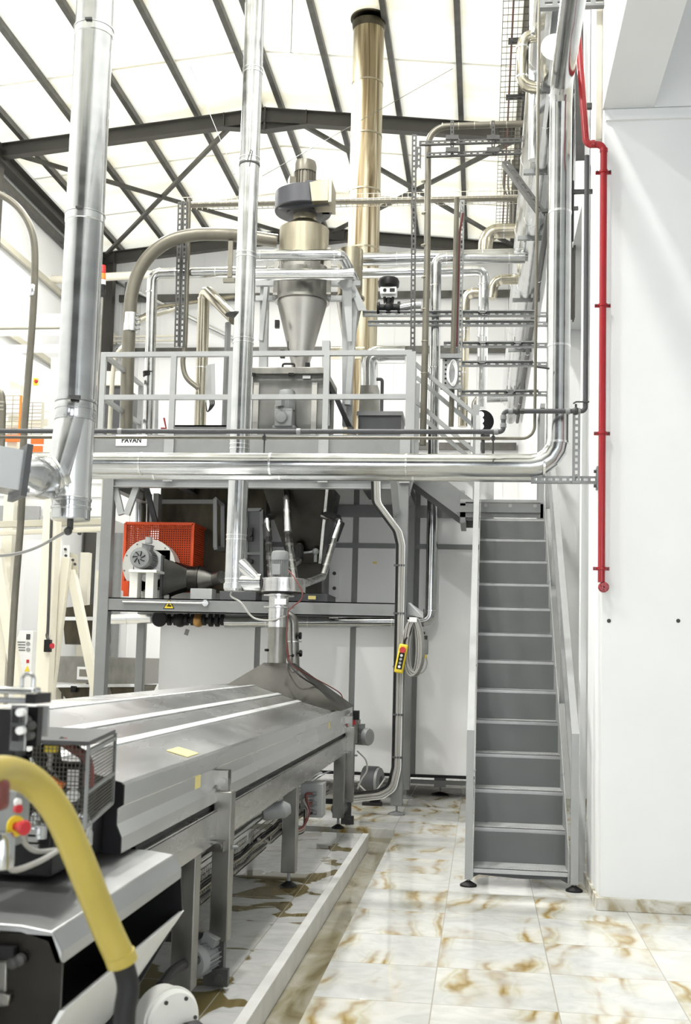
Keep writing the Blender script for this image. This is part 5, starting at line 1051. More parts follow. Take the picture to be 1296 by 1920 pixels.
# ================================================================== CONVEYOR
HO = -.036
Y0, Y1 = 3.95, 11.1
t = T('covered_conveyor', 'long stainless conveyor line under a sloping wet hood', 'conveyor', (-2.1, 7, PZ))
half = [(-1.265,.93),(-1.265,.985),(-1.285,1.03),(-1.285,1.085),(-1.262,1.10),(-1.262,1.215+HO-.01),(-1.275,1.215+HO),(-1.554,1.288+HO),(-1.73,1.344+HO),(-1.945,1.41+HO)]
cm = -2.12
prof = half+[(2*cm-x,z) for x,z in reversed(half)]
b = B(); b.prism([(x,Y0,z) for x,z in prof],(0,Y1-Y0,0)); hd = b.build('hood','steel_hood',t,sharp=12)
pe = [(x*1.0+ (0.004 if x>cm else -.004),z+.002) for x,z in prof]
b = B(); b.prism([(x,Y0-.012,z) for x,z in prof],(0,.0115,0)); b.build('end_plate','black',t)
for (x0,z0),(x1,z1) in ((half[7],half[8]),(half[8],half[9])):
    b = B(); b.beam((x0,Y0,z0+.004),(x0,Y1,z0+.004),.042,.006,(.27,0,1)); b.build('hood_seam','pale_sheet',hd)
b = B(); b.beam((half[9][0]-.02,Y0,half[9][1]+.003),(half[9][0]-.02,Y1,half[9][1]+.003),.045,.006); b.build('hood_seam','pale_sheet',hd)
for p, lab in (((335,1407),0),((634,1315),1)):
    pass
def tape_on(px_, py_, lab, dx_, dy_):
    # on the lowest roof slope of the hood
    s_ = -(.073/.279); k = 0
    for Yk in [4+.02*i for i in range(380)]:
        w_ = P(px_,py_,Yk)
        if w_.z < 1.215+HO+(w_.x+1.275)*s_+.001: k = Yk; break
    w_ = P(px_,py_,k); b = B(); c = V((w_.x,w_.y,1.215+HO+(w_.x+1.275)*s_+.002)); u = V((1,0,s_)).normalized()
    b.prism([c-u*dx_-V((0,dy_,0)),c+u*dx_-V((0,dy_,0)),c+u*dx_+V((0,dy_,0)),c-u*dx_+V((0,dy_,0))],(0,0,.0015)); tag(b.build('tape_strip','tape'), lab, 'tape')
tape_on(343,1411,'yellow tape strip on the near part of the hood slope',.05,.10); tape_on(626,1316,'yellow tape strip on the far part of the hood slope',.04,.10)
for Yk, z0, z1, lab in ((5.05,1.02,1.09,'near'),(9.55,1.02,1.1,'far')):
    b = B(); b.box((-1.286,Yk,z0),(-1.2845,Yk+.10,z1)); tag(b.build('tape_strip','tape'), f'pale yellow tape on the side of the hood beside the {lab} hinge bracket','tape')
# rails and legs
for x in (-1.27, 2*cm+1.27):
    s_ = 1 if x > cm else -1
    b = B(); b.box((x-.05,4.2,.735),(x+.0,10.9,.775)); b.box((x-.012,4.2,.735),(x+.012,10.9,.895)); b.box((x-.05,4.2,.885),(x+.012,10.9,.897)); b.build('side_rail','steel',t,bevel=.003)
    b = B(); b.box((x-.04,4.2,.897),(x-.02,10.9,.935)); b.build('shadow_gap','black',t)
    for Yl in (5.05, 7.84, 10.55):
        b = B(); b.box((x-.085,Yl-.05,PZ+.10),(x+.015,Yl+.05,.735)); lg = b.build('leg','steel_dull',t,bevel=.005); foot(lg,x-.035,Yl,PZ,.12,.06,'black')
b = B(); b.box((-1.36,7.95,PZ+.3),(-1.30,8.05,.735)); b.build('leg','steel_dull',t)
for Yl in (5.05,7.84,10.55): b = B(); b.box((2*cm+1.3,Yl-.03,.66),(-1.3,Yl+.03,.72)); b.build('cross_member','steel_dull',t)
# swing posts on the side with their hinge brackets
def swing(Yp_, Xp, ztop, lab, wd):
    h = T('hinge_post', lab, 'post', (Xp, Yp_, PZ))
    b = B(); b.box((Xp-wd,Yp_-wd,.27),(Xp+wd,Yp_+wd,ztop)); b.build('post_tube','steel_dull',h,bevel=.006)
    b = B(); b.box((Xp-wd*.6,Yp_-wd*.6,.06),(Xp+wd*.6,Yp_+wd*.6,.27)); b.build('lower_tube','strut_dark',h)
    b = B(); b.box((Xp-.11,Yp_-.035,ztop+.03),(Xp+.02,Yp_-.025,ztop+.10)); b.box((Xp-.11,Yp_+.025,ztop+.03),(Xp+.02,Yp_+.035,ztop+.10)); b.box((Xp-.12,Yp_-.05,ztop+.02),(Xp-.105,Yp_+.05,ztop+.12)); b.cyl((Xp,Yp_-.04,ztop+.05),(Xp,Yp_+.04,ztop+.05),.014,seg=12); b.box((Xp-.02,Yp_-.02,ztop-.01),(Xp+.02,Yp_+.02,ztop+.05)); b.build('hinge_bracket','steel_dull',h)
    b = B(); b.box((Xp-.13,Yp_-wd-.045,.70),(Xp+.02,Yp_-wd,.75)); b.cyl((Xp+.0,Yp_-wd-.06,.725),(Xp,Yp_-wd,.725),.016,seg=10); b.build('guide_arm','steel_dull',h)
    b = B(); b.cyl((Xp+wd,Yp_,.71),(Xp+wd+.03,Yp_,.71),.01,seg=8); b.build('lock_screw','strut',h)
    m_ = T('gear_motor', 'small finned gear motor at the foot of the '+('near' if Yp_<7 else 'far')+' hinge post', 'motor', (Xp-.11,Yp_-.12,.17))
    motor(m_,(Xp-.055,Yp_+.0,.20) if Yp_<7 else (Xp-.05,Yp_+.02,.22),(-.22,-1,.0),.078 if Yp_<7 else .062,.20,'motor',box=(.45,.1,1))
    b = B(); b.cbox((Xp-.05,Yp_+.04,.19),.10,.10,.12); b.build('gearbox','strut_dark',m_,bevel=.006)
    B().box((Xp-.30,Yp_+.02,.24),(Xp-.02,Yp_+.05,.29)).build('torque_arm','strut_dark',m_); b = B(); b.box((Xp-.06,Yp_-.07,.07),(Xp+.06,Yp_-.035,.15)); b.cyl((Xp+.02,Yp_-.10,.11),(Xp+.02,Yp_-.06,.11),.020,seg=10); b.build('axle_block','strut_dark',m_)
    return h
swing(5.45,-1.235,.98,'thick steel hinge post nearest the camera on the conveyor side',.045)
swing(10.75,-1.235,.98,'thick steel hinge post at the far end of the conveyor',.045)
# lower return conveyor and wire tray
t = T('return_belt', 'dark return belt with a tube edge slung below the conveyor', 'belt', (cm, 7, .5))
B().box((-2.9,4.3,.50),(-1.50,10.4,.545)).build('belt','belt',t)
for x in (-1.46,-2.90): B().cyl((x,4.3,.56),(x,10.4,.56),.022,seg=16).build('edge_tube','galv',t)
for y in (4.4,10.3): B().cyl((-2.9,y,.52),(-1.5,y,.52),.05,seg=20).build('end_roller','steel_dull',t)
for y in (5.12,7.9,10.5-.2): b = B(); b.beam((-1.44,y,.56),(-1.36,y,.60),.04,.012); b.build('edge_clip','galv_bright',t)
tr = T('wire_tray', 'wire mesh cable tray full of cables along the foot of the return belt', 'cable tray', (-1.42,7,.38))
for y0_, y1_ in ((4.5,7.3),(7.45,10.3)):
    b = B(); n_ = int((y1_-y0_)/.045); b.mesh((-1.50,y0_,.40),(0,y1_-y0_,0),(.13,0,0),n_,3,.004); b.mesh((-1.37,y0_,.40),(0,y1_-y0_,0),(0,0,.07),n_,2,.004); b.mesh((-1.50,y0_,.40),(0,y1_-y0_,0),(0,0,.07),n_,2,.004); b.build('wire_basket','wire',tr)
    for k in range(6):
        pts = [(-1.48+.022*k+.006*math.sin(3*j+k),y0_+(y1_-y0_)*j/12,.412+.010*(k%3)+.006*math.sin(j*2.1+k)) for j in range(13)]
        B().tube(pts,.009,6).build('cable',['rubber','cable_grey','rubber','grey_dark','cable_grey','rubber'][k],tr)
# junction box with hoses
t = T('junction_box', 'upright grey junction box with bent hoses under the far half of the conveyor', 'box', (-1.42,8.75,.45))
a_, c_ = P(590,1468,8.85), P(606,1532,8.85)
b = B(); b.box((a_.x-.10,8.8,c_.z),(c_.x,8.98,a_.z)); b.build('box_body','grey_light',t,bevel=.005)
for k in range(5):
    q = P(587-(k%2)*5,1488+9*k,8.78); b = B(); b.cyl(q+V((.03,0,0)),q,.016,seg=10); b.build('cable_gland','strut',t)
    B().tube(smooth_path([q,q+V((-.05,-.03,-.01)),P(580-2*k,1520,8.72),P(570,1548+2*k,8.6),P(556,1557+2*k,8.5)]),.010,8).build('hose',['cable_red','cable_grey','cable_red','cable_grey','rubber'][k],t)
b = B(); q = P(516,1520,7.2); b.lathe(q,[(.05,-.08),(.055,-.06),(.055,.06),(.03,.10)],(1,.3,.15),20); tag(b.build('tube_motor','motor'),'round grey tube motor lying under the conveyor behind the middle leg','motor')
b = B(); b.beam(q+V((-.02,0,.05)),(q.x-.02,q.y,.735),.02,.02,(0,1,0)); tag(b.build('motor_hanger','strut'),'thin hanger rod holding the tube motor under the conveyor','bracket')
# pyramid hood at the far end
def on(x):
    x = abs(x-cm)
    pts = [(0,1.41),(.175,1.41),(.39,1.344),(.566,1.288),(.845,1.215)]
    for (a,z0),(c,z1) in zip(pts,pts[1:]):
        if x <= c: return z0+(z1-z0)*(x-a)/(c-a)+HO
    return 1.215+HO
EYn = EY-.28
xa_, xb_ = P(425,1285,EYn).x, P(640,1308,EYn).x
za = P(520,1243,EY).z
bot = []; top = []
xs_ = [xa_+(xb_-xa_)*k/10 for k in range(11)]
f_ = [V((x,EYn,on(x)+.001)) for x in xs_]; bk = [V((x,EY+.75,on(x)+.001)) for x in reversed(xs_)]
ta, tb = P(497,1243,EY-.05).x, P(548,1243,EY-.05).x
f2 = [V((ta+(tb-ta)*k/10,EY-.10,za)) for k in range(11)]; b2 = [V((ta+(tb-ta)*(10-k)/10,EY+.10,za)) for k in range(11)]
t = T('pyramid_hood', 'dull steel pyramid extraction hood on the far end of the conveyor', 'hood', ((xa_+xb_)/2,EY,1.3))
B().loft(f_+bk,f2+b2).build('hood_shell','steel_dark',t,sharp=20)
# interlock and drive at the far end
t = T('interlock_switch', 'black and red interlock switch at the far corner of the hood', 'switch', P(668,1345,11.0))
b = B(); b.cbox(P(668,1341,11.0),.06,.08,.09); b.build('switch_body','black',t,bevel=.004)
B().cbox(P(664,1353,11.0),.03,.05,.06).build('actuator_key','redbtn',t)
t = T('drive_motor', 'round grey drive motor facing sideways at the far end of the conveyor', 'motor', P(682,1395,11.2))
q = P(668,1380,11.25); motor(t,q,(1,-.55,0),.085,.17,'motor',box=(0,0,1))
b = B(); b.box((-1.34,11.1,.80),(q.x+.03,11.35,1.02)); b.build('drive_bracket','steel_dull',t)
pipe('grey_cable','thin cable looping down beside the far hinge post','cable',smooth_path([P(670,1408,10.78),P(686,1425,10.85),P(688,1445,10.85),P(678,1462,10.8),P(670,1480,10.76)]),.008,'cable_grey',seg=8)
# ================================================================== MACHINE AT THE LOWER LEFT
HZ = .90
h0, h1 = G(108,1748,HZ), G(342,1603,HZ)
HX, HY0, HY1 = h1.x, h0.y, h1.y
t = T('feed_hopper', 'stainless feed hopper with a flat lid and sloping chute nearest the camera', 'hopper', (HX-.4,(HY0+HY1)/2,0))
prof = [(HX-1.2,HZ+.03),(HX-.12,HZ+.012),(HX-.03,HZ),(HX,HZ-.05),(HX,HZ-.085),(HX-.02,HZ-.085),(HX-.045,HZ-.03),(HX-.12,HZ-.01),(HX-1.2,HZ)]
b = B(); b.prism([(x,HY0,z) for x,z in prof],(0,HY1-HY0,0)); b.build('lid','lid',t,bevel=.006)
b = B(); b.prism([(HX+.015,HY0+.0,HZ-.20),(HX+.0,HY0,HZ-.20),(HX-.26,HY0,.30),(HX-.245,HY0,.30)],(0,HY1-HY0,0)); b.build('chute_plate','pale_sheet',t)
b = B(); b.prism([(HX-1.2,HY0,HZ),(HX-.03,HY0,HZ-.01),(HX,HY0,HZ-.08),(HX,HY0,HZ-.2),(HX-.28,HY0,.18),(HX-1.2,HY0,.18)],(0,.012,0)); b.build('front_plate','hopper',t)
b = B(); b.prism([(HX-1.2,HY1-.012,HZ),(HX-.03,HY1-.012,HZ-.01),(HX,HY1-.012,HZ-.08),(HX+.01,HY1-.012,HZ-.2),(HX-.28,HY1-.012,.18),(HX-1.2,HY1-.012,.18)],(0,.012,0)); b.build('rear_plate','black',t)
b = B(); b.box((HX-.30,HY0+.02,HZ-.5),(HX-.26,HY1-.02,HZ-.03)); b.build('inner_baffle','black',t)
for x in (HX-.5,): b = B(); b.box((x-.4,HY0+.1,0+PZ),(x-.32,HY0+.18,.2)); b.box((x-.4,HY1-.2,PZ),(x-.32,HY1-.12,.2)); b.build('support','hopper',t)
for px_,py_ in ((28,1803),(40,1798)): q = P(px_,py_,HY0-.005); b = B(); b.lathe(q,[(.016,0),(.016,.02),(.008,.024)],(0,-1,0),10); b.build('bolt','strut_dark',t)
b = B(); b.box(tuple(P(-30,1775,HY0-.03)),tuple(P(32,1792,HY0-.004))); b.build('hinge_leaf','black',t)
t = T('latch_handle', 'upright steel latch handle at the lower left corner of the feed hopper', 'handle', P(6,1890,2.9))
b = B(); b.beam(P(5,1885,2.95),P(7,1800,2.95),.03,.03,(0,1,0)); b.beam(P(4,1880,2.94),P(8,1858,2.94),.05,.04,(0,1,0)); b.build('lever','steel_dull',t,bevel=.004)
b = B(); b.beam(P(6,1840,2.98),V((P(6,1840,2.98).x,HY0-.0,P(6,1840,2.98).z)),.03,.03); b.build('pivot','black',t)
# drive unit behind the wire cage
t = T('extruder_drive', 'black drive unit with motor, hoses and labels inside the wire cage', 'machine', (-1.9,3.7,.8))
B().box((-2.6,3.45,.935),(-1.33,3.93,1.08)).build('base_block','black',t,bevel=.01)
motor(t,P(60,1480,3.66),(1,-.25,0),.10,.20,'black',box=(0,-.3,1))
B().box((-2.6,3.5,1.05),(-1.62,3.93,1.42)).build('gear_case','black',t,bevel=.02)
b = B(); q = P(127,1442,3.44); q2 = P(145,1478,3.44); 
for k in range(6): z = q.z+(q2.z-q.z)*(k+.2)/6; b.box((q.x,3.44,z-.008),(q2.x,3.447,z))
b.build('label_strip','paper',t)
b = B(); b.lathe(P(137,1491,3.43),[(.021,0),(.020,.004)],(.3,-1,0),18); b.build('round_label','paper',t)
b = B(); b.box(tuple(P(120,1480,3.445)),tuple(P(150,1508,3.46))); b.build('terminal_cover','strut_dark',t)
for pts,r_,m in (([(70,1392),(68,1420),(85,1440),(100,1455)],.012,'rubber'),([(88,1400),(95,1420),(92,1438),(104,1460)],.009,'cable_grey'),([(118,1390),(140,1405),(160,1420),(167,1445),(166,1475)],.016,'cable_red'),([(112,1388),(138,1402),(157,1418),(163,1445)],.014,'rubber'),([(62,1560),(68,1500),(75,1470),(98,1462)],.010,'rubber'),([(60,1420),(66,1438),(80,1448)],.008,'paper')):
    B().tube(smooth_path([P(*p,3.42) for p in pts]),r_,10).build('hose',m,t)
b = B(); q = P(101,1468,3.40); b.beam(q+V((-.02,0,.015)),q+V((.03,0,-.01)),.025,.02); b.build('hose_clamp','orange_lens',t)
b = B(); q = P(96,1404,3.42); b.beam(q+V((-.02,0,0)),q+V((.02,0,.0)),.02,.02); b.build('yellow_tag','yellow',t)
for p,r_ in (((155,1543),.022),((162,1556),.018),((150,1560),.02),((78,1560),.018),((66,1540),.016),((166,1572),.014)): q = P(*p,3.42); b = B(); b.cyl(q-V((0,0,.02)),q+V((0,0,.02)),r_,seg=10); b.ball(q+V((0,0,.02)),r_*.8); b.build('fitting','galv',t)
for k in range(4): q = P(63,1545+14*k,3.4); b = B(); b.cbox(q,.03,.02,.016); b.build('terminal_clip','galv',t)
# wire cage
t = T('wire_cage', 'dark framed wire mesh guard cage around the drive unit', 'cage', (-1.4,3.35,.9))
c0, c1, c2 = P(62,1392,3.34), P(166,1398,3.34), P(216,1389,3.9)
zl_ = P(166,1552,3.34).z; zl2 = P(212,1572,3.9).z
b = B(); b.mesh((c0.x,3.34,zl_),(c1.x-c0.x,0,0),(0,0,c1.z-zl_),14,18,.0020); b.build('front_mesh','wire_dark',t)
b = B(); b.mesh((c1.x,3.34,zl_),V((c2.x,3.9,zl_))-V((c1.x,3.34,zl_)),(0,0,c1.z-zl_),18,22,.0020); b.build('side_mesh','wire_dark',t)
b = B(); b.prism([(c0.x-.2,3.9,c1.z),(c0.x-.2,3.34,c1.z),(c1.x,3.34,c1.z),(c2.x,3.9,c1.z)],(0,0,.012)); b.build('top_plate','grey_dark',t)
b = B()
for p,q_ in (((c1.x,3.34,zl_),(c1.x,3.34,c1.z)),((c2.x,3.9,zl_),(c2.x,3.9,c1.z))): b.beam(p,q_,.010,.010,(0,1,0))
for z in (zl_,zl_+(c1.z-zl_)*.42,c1.z-.02): b.beam((c1.x,3.34,z),(c2.x,3.9,z),.010,.010)
b.build('corner_rods','strut',t)
# operator box and its bracket
YO = 2.62
t = T('control_enclosure', 'black control enclosure with a pale top rail and handle at the left edge', 'enclosure', P(30,1480,YO))
a_, c_ = P(-260,1322,YO), P(22,1480,YO); b = B(); b.box((a_.x,YO,c_.z),(c_.x,YO+.05,a_.z)); b.build('body','black',t,bevel=.006)
a_, c_ = P(-60,1286,YO), P(63,1303,YO); b = B(); b.box((a_.x,YO,c_.z),(c_.x,YO+.05,a_.z)); b.build('top_rail','galv',t,bevel=.006)
a_, c_ = P(-60,1306,YO+.02), P(48,1320,YO+.02); b = B(); b.box((a_.x,YO+.02,c_.z),(c_.x,YO+.06,a_.z)); b.build('lower_rail','grey_light',t,bevel=.004)
b = B(); b.tube([P(40,1296,YO+.03),P(42,1264,YO+.03),P(64,1264,YO+.03),P(62,1302,YO+.03)],.005,10,True,.012,4); b.build('carry_handle','galv',t)
a_, c_ = P(22,1322,YO-.01), P(45,1408,YO-.01); b = B(); b.box((a_.x,YO-.012,c_.z),(c_.x,YO,a_.z)); hp = b.build('hinge_plate','galv',t)
for y_ in (1342,1376): q = P(31,y_,YO-.02); b = B(); b.cbox(q,.018,.012,.034); b.build('slot','black',hp); q = P(36,y_-6,YO-.03); b = B(); b.cyl(q,q+V((0,.02,0)),.010,seg=10); b.build('bolt','paper',hp)
a_, c_ = P(45,1325,YO+.06), P(68,1400,YO+.06); b = B(); b.box((a_.x,YO+.06,c_.z),(c_.x,YO+.09,a_.z)); b.build('side_block','black',t)
for p in ((52,1350),(60,1360),(48,1368),(58,1378)): q = P(*p,YO+.04); b = B(); b.lathe(q,[(.012,0),(.012,.03),(.006,.034)],(0,-1,0),10); b.build('knob','strut_dark',t)
a_, c_ = P(67,1322,YO+.12), P(89,1382,YO+.12); b = B(); b.box((a_.x,YO+.12,c_.z),(c_.x,YO+.13,a_.z)); b.build('shield_plate','grey_light',t,bevel=.003)
a_, c_ = P(48,1300,YO+.02), P(66,1320,YO+.02); b = B(); b.box((a_.x,YO+.02,c_.z),(c_.x,YO+.12,a_.z)); b.build('latch','black',t)
b = B(); b.box((P(-60,1480,YO).x-.24,YO+.04,PZ),(P(-60,1480,YO).x-.14,YO+.14,P(0,1400,YO).z)); b.build('pedestal','black',t)
# emergency stop
YE = 2.5
t = T('emergency_stop', 'red mushroom emergency stop button on a yellow disc at the left edge', 'button', P(28,1590,YE))
a_, c_ = P(15,1482,YE+.02), P(38,1588,YE+.02); b = B(); b.box((a_.x-.05,YE+.02,c_.z),(c_.x-.014,YE+.10,a_.z)); b.build('switch_box','strut',t,bevel=.004)
ax = V((.86,-.5,0)); q = P(28,1549,YE)
B().lathe(q,[(.024,0),(.024,.004)],ax,28).build('yellow_disc','yellow',t)
b = B(); b.lathe(q+ax*.004,[(.010,0),(.010,.012),(.013,.014),(.017,.026),(.0175,.032),(.014,.036)],ax,24); b.build('mushroom_knob','redbtn',t)
q = P(31,1516,YE); B().lathe(q,[(.010,0),(.010,.010)],ax,16).build('indicator_lamp','redbtn',t)
q = P(31,1504,YE); B().lathe(q,[(.009,0),(.009,.008)],ax,16).build('push_button','paper',t)
b = B(); b.lathe(P(2,1628,2.45),[(.026,0),(.028,.01),(.028,.065),(.020,.08)],(0,0,1),24); tag(b.build('cable_sleeve','galv'),'pale round sleeve at the left edge below the stop button','sleeve')
pipe('grey_cable','pale cable drooping from the stop button behind the yellow hose','cable',smooth_path([P(38,1562,2.55),P(48,1583,2.6),P(68,1596,2.7),P(105,1594,2.8)]),.006,'cable_grey',seg=10)
pipe('grey_cable','lower pale cable curving under the stop button to the feed hopper','cable',smooth_path([P(10,1612,2.45),P(22,1630,2.5),P(42,1628,2.55),P(80,1612,2.7),P(106,1596,2.8)]),.007,'cable_grey',seg=10)
b = B(); b.cbox(P(-4,1490,2.1),.04,.04,.06); tag(b.build('hose_joint','cable_red',bevel=.012),'dark red joint where the yellow hose leaves at the left edge','joint')
# yellow hose
t = T('suction_hose', 'thick yellow hose arching across the lower left to a black rubber elbow', 'hose', P(232,1930,2.45))
hp = [P(-70,1470,2.0),P(-20,1450,2.1),P(22,1449,2.2),P(66,1470,2.28),P(108,1522,2.33),P(140,1590,2.37),P(170,1665,2.4),P(200,1740,2.43),P(230,1805,2.45)]
B().tube(smooth_path(hp,8),.0325,32).build('hose_tube','hose',t)
e0 = P(224,1788,2.445); e1 = P(230,1806,2.45); B().cyl(e0,e1,.0345).build('end_collar','hose',t)
B().tube(smooth_path([P(226,1798,2.45),P(236,1826,2.46),P(240,1856,2.46),P(234,1900,2.45),P(230,1990,2.45)],6),.0245,24).build('rubber_elbow','rubber',t)
# white blower
YB2 = 4.35
t = T('floor_blower', 'white scroll blower on the floor below the feed hopper chute', 'blower', P(318,1920,YB2))
q = P(312,1908,YB2); ax = V((.75,-.66,.0))
b = B(); b.lathe(q,[(.105,-.06),(.115,-.05),(.115,.05),(.105,.06),(.05,.065)],ax,40); b.build('scroll_case','white_fan',t)
b = B(); b.lathe(q,[(.123,.020),(.123,.034)],ax,40); b.build('case_rim','white_fan',t)
b = B(); q2 = q+ax*.05+V((.06,0,-.02)); b.beam(q2,q2+V((.06,-.05,-.02)),.075,.06); b.build('outlet_cap','black',t,bevel=.01)
for k in range(6): a = 2*PI*k/6; x = ax.cross(V((0,0,1))).normalized(); c_ = q+ax*.055+(x*math.cos(a)+V((0,0,1))*math.sin(a))*.09; B().lathe(c_,[(.008,0),(.008,.012)],ax,8).build('case_bolt','strut_dark',t)
b = B(); b.box((q.x-.12,YB2-.08,PZ),(q.x+.10,YB2+.12,q.z-.08)); b.build('base_plate','strut_dark',t)
pipe('drain_hose','short black hose lying between the blower and the near hinge post','hose',smooth_path([P(300,1850,4.6),P(322,1822,4.8),P(345,1808,5.0),P(368,1800,5.2)]),.022,'rubber',seg=10)
# ================================================================== LEFT BACKGROUND: PALE PROCESS TOWER
YL = 15.0
t = T('process_tower', 'cream steel tower frame with columns, beams and splayed braces behind the big duct', 'frame', (P(80,1330,YL).x, YL, 0))
def lbar(p0, p1, Y, w_, nm, m='cream', d_=None, Y1=None):
    b = B(); a, c = P(*p0, Y), P(*p1, Y1 or Y); upv = (0,1,0) if abs(c.z-a.z) > abs(c.x-a.x) else (0,0,1)
    b.beam(a, c, w_, d_ or w_, upv); return b.build(nm, m, t, bevel=.004)
zfl = lambda p,Y: (p, 1237+EYE*F/Y)
b = B(); a = P(82,1300,YL); b.box((a.x-.10,YL-.1,0),(a.x+.10,YL+.1,5.75)); b.build('column','cream',t,bevel=.006)
b = B(); a = P(8,1100,16.0); b.box((a.x-.08,16.0,0),(a.x+.08,16.14,5.75)); b.build('column','cream',t)
b = B(); a = P(156,1100,19.5); b.box((a.x-.08,19.5,0),(a.x+.08,19.66,3.4)); b.build('column','cream',t)
for y_, w_ in ((606,.20),(625,.08),(655,.10)): lbar((-60,y_),(128,y_-2),16,w_,'cross_beam','cream' if w_ > .15 else 'white')
lbar((-60,985),(196,978),15.4,.09,'cross_beam','cream_dark'); lbar((-60,1002),(196,992),15.7,.07,'cross_beam')
lbar((126,1045),(88,1345),15.2,.12,'brace'); lbar((134,1070),(190,1345),15.3,.12,'brace'); lbar((-6,1030),(42,1345),15.6,.14,'brace'); lbar((186,1070),(184,1330),16.2,.07,'brace')
b = B(); b.prism([P(118,1022,15.2),P(130,1022,15.2),P(129,1056,15.2),P(121,1056,15.2)],(0,.02,0)); b.build('joint_plate','white',t)
b = B(); b.prism([P(127,1035,15.3),P(146,1040,15.3),P(146,1076,15.3),P(136,1078,15.3)],(0,.02,0)); b.build('joint_plate','cream_dark',t)
for p in ((123,1030),(124,1042),(137,1050),(141,1058)): B().lathe(P(*p,15.18),[(.02,0),(.02,.02)],(0,-1,0),8).build('bolt','strut_dark',t)
lbar((-20,640),(128,720),15.6,.12,'raking_beam','white'); lbar((0,700),(110,742),15.9,.10,'raking_beam','white')
lbar((-60,772),(112,762),15.8,.16,'deck_beam','white'); lbar((-60,800),(112,792),15.9,.10,'deck_beam','cream')
# bulk bin on the tower
t2 = T('bulk_bin', 'big pale rectangular bulk bin carried on the cream tower', 'bin', P(80,960,16.5))
a, c = P(-80,842,16.2), P(196,968,16.2); B().box((a.x,16.25,c.z),(c.x,18.5,a.z)).build('bin_body','panel',t2)
b = B(); b.box((a.x,16.2,P(0,905,16.2).z),(c.x,16.25,P(0,901,16.2).z)); b.box((a.x,16.2,P(0,930,16.2).z),(c.x,16.25,P(0,926,16.2).z)); b.build('stiffener','white',t2)
b = B(); a2, c2 = P(-80,948,16.18), P(74,984,16.18); b.box((a2.x,16.15,c2.z),(c2.x,16.2,a2.z)); b.build('lower_panel','grey_light',t2)
b = B(); b.prism([P(88,948,16.1),P(196,940,16.1),P(196,968,16.1),P(100,968,16.1)],(0,.1,0)); b.build('apron','white',t2)
for p in ((68,985),(68,996),(150,1000),(105,1026)): B().lathe(P(*p,16.1),[(.03,0),(.03,.04)],(0,-1,0),8).build('bolt','strut_dark',t2)
for i,(x0,x1,y0,y1,lab) in enumerate(((4,42,814,828,'left'),(48,78,836,850,'lower'),(58,80,820,832,'right'))):
    a, c = P(x0,y0,15.9), P(x1,y1,15.9); b = B(); b.box((a.x,15.9,c.z),(c.x,15.94,a.z)); tag(b.build('toe_board','orange_stripe'), f'orange toe board on the pale tower behind the big duct, {lab} one','board')
# wire guard screens on the tower deck
for x0,x1,lab in ((10,36,'left'),(42,78,'right')):
    a, c = P(x0,742 if x0 < 20 else 755,15.5), P(x1,815,15.5); t3 = T('guard_screen', f'wire guard screen standing on the tower deck, {lab} one of two', 'screen', (a.x,15.5,c.z))
    b = B(); b.mesh((a.x,15.5,c.z),(c.x-a.x,0,0),(0,0,a.z-c.z),2,9,.010); b.build('wire_panel','wire',t3)
    b = B(); b.beam((c.x,15.5,c.z),(c.x,15.5,a.z),.03,.03,(0,1,0)); b.build('screen_post','orange_lens' if x0 < 20 else 'cream_dark',t3)
q = P(67,716,15.2); t3 = T('hand_switch', 'small red and yellow hand switch on the pale tower, high up', 'switch', q); B().cbox(q,.06,.05,.10).build('case','yellow',t3); B().lathe(q+V((.02,-.03,0)),[(.03,0),(.02,.03)],(0,-1,0),10).build('button','redbtn',t3)
q = P(90,1211,YL-.15); t3 = T('local_switch', 'black local switch with a red button hung on the cream column', 'switch', q)
B().cbox(q,.09,.08,.17).build('case','black',t3,bevel=.006); B().lathe(q+V((.05,-.02,0)),[(.03,0),(.04,.03)],(1,-.4,0),12).build('button','redbtn',t3)
B().tube(smooth_path([q+V((0,0,.08)),P(88,1190,YL-.12),P(90,1170,YL-.11),P(97,960,YL-.11)]),.02,8).build('conduit','strut_dark',t3)
# pipes on the left
pipe('curved_pipe','slim taupe pipe curving in from the left edge and dropping beside the big duct','pipe',smooth_path([P(-40,352,8.6),P(0,365,8.6),P(30,385,8.6),P(52,415,8.6),P(64,455,8.6),P(65,520,8.6),P(61,600,8.6),P(52,720,8.6),P(44,830,8.6),P(40,960,8.6),P(28,1120,8.6),P(18,1290,8.6)],6),S(7,8.6),'motor_brown',seg=18)
q = P(62,545,8.6); b = B(); b.ring(q,Z_,S(7.5,8.6),.10,.004,18); tag(b.build('pipe_sleeve','galv_bright'),'bright sleeve joint on the slim curved pipe at the left','coupling')
pipe('beige_post','beige round post rising beside the left mezzanine leg','pipe',[V((P(187,1330,14.2).x,14.2,0)),P(187,1330,14.2),P(196,870,14.2)],S(5,14.2),'cream_dark',seg=14)
pipe('corrugated_hose','ribbed hose end with a steel tube at the far left edge','hose',[P(-14,728,11),P(2,735,11),P(5,762,11),P(2,860,11)],S(7,11),'motor_brown',.08,6,[(P(4,755+7*i,11),Z_) for i in range(3)],seg=14,band='wire')
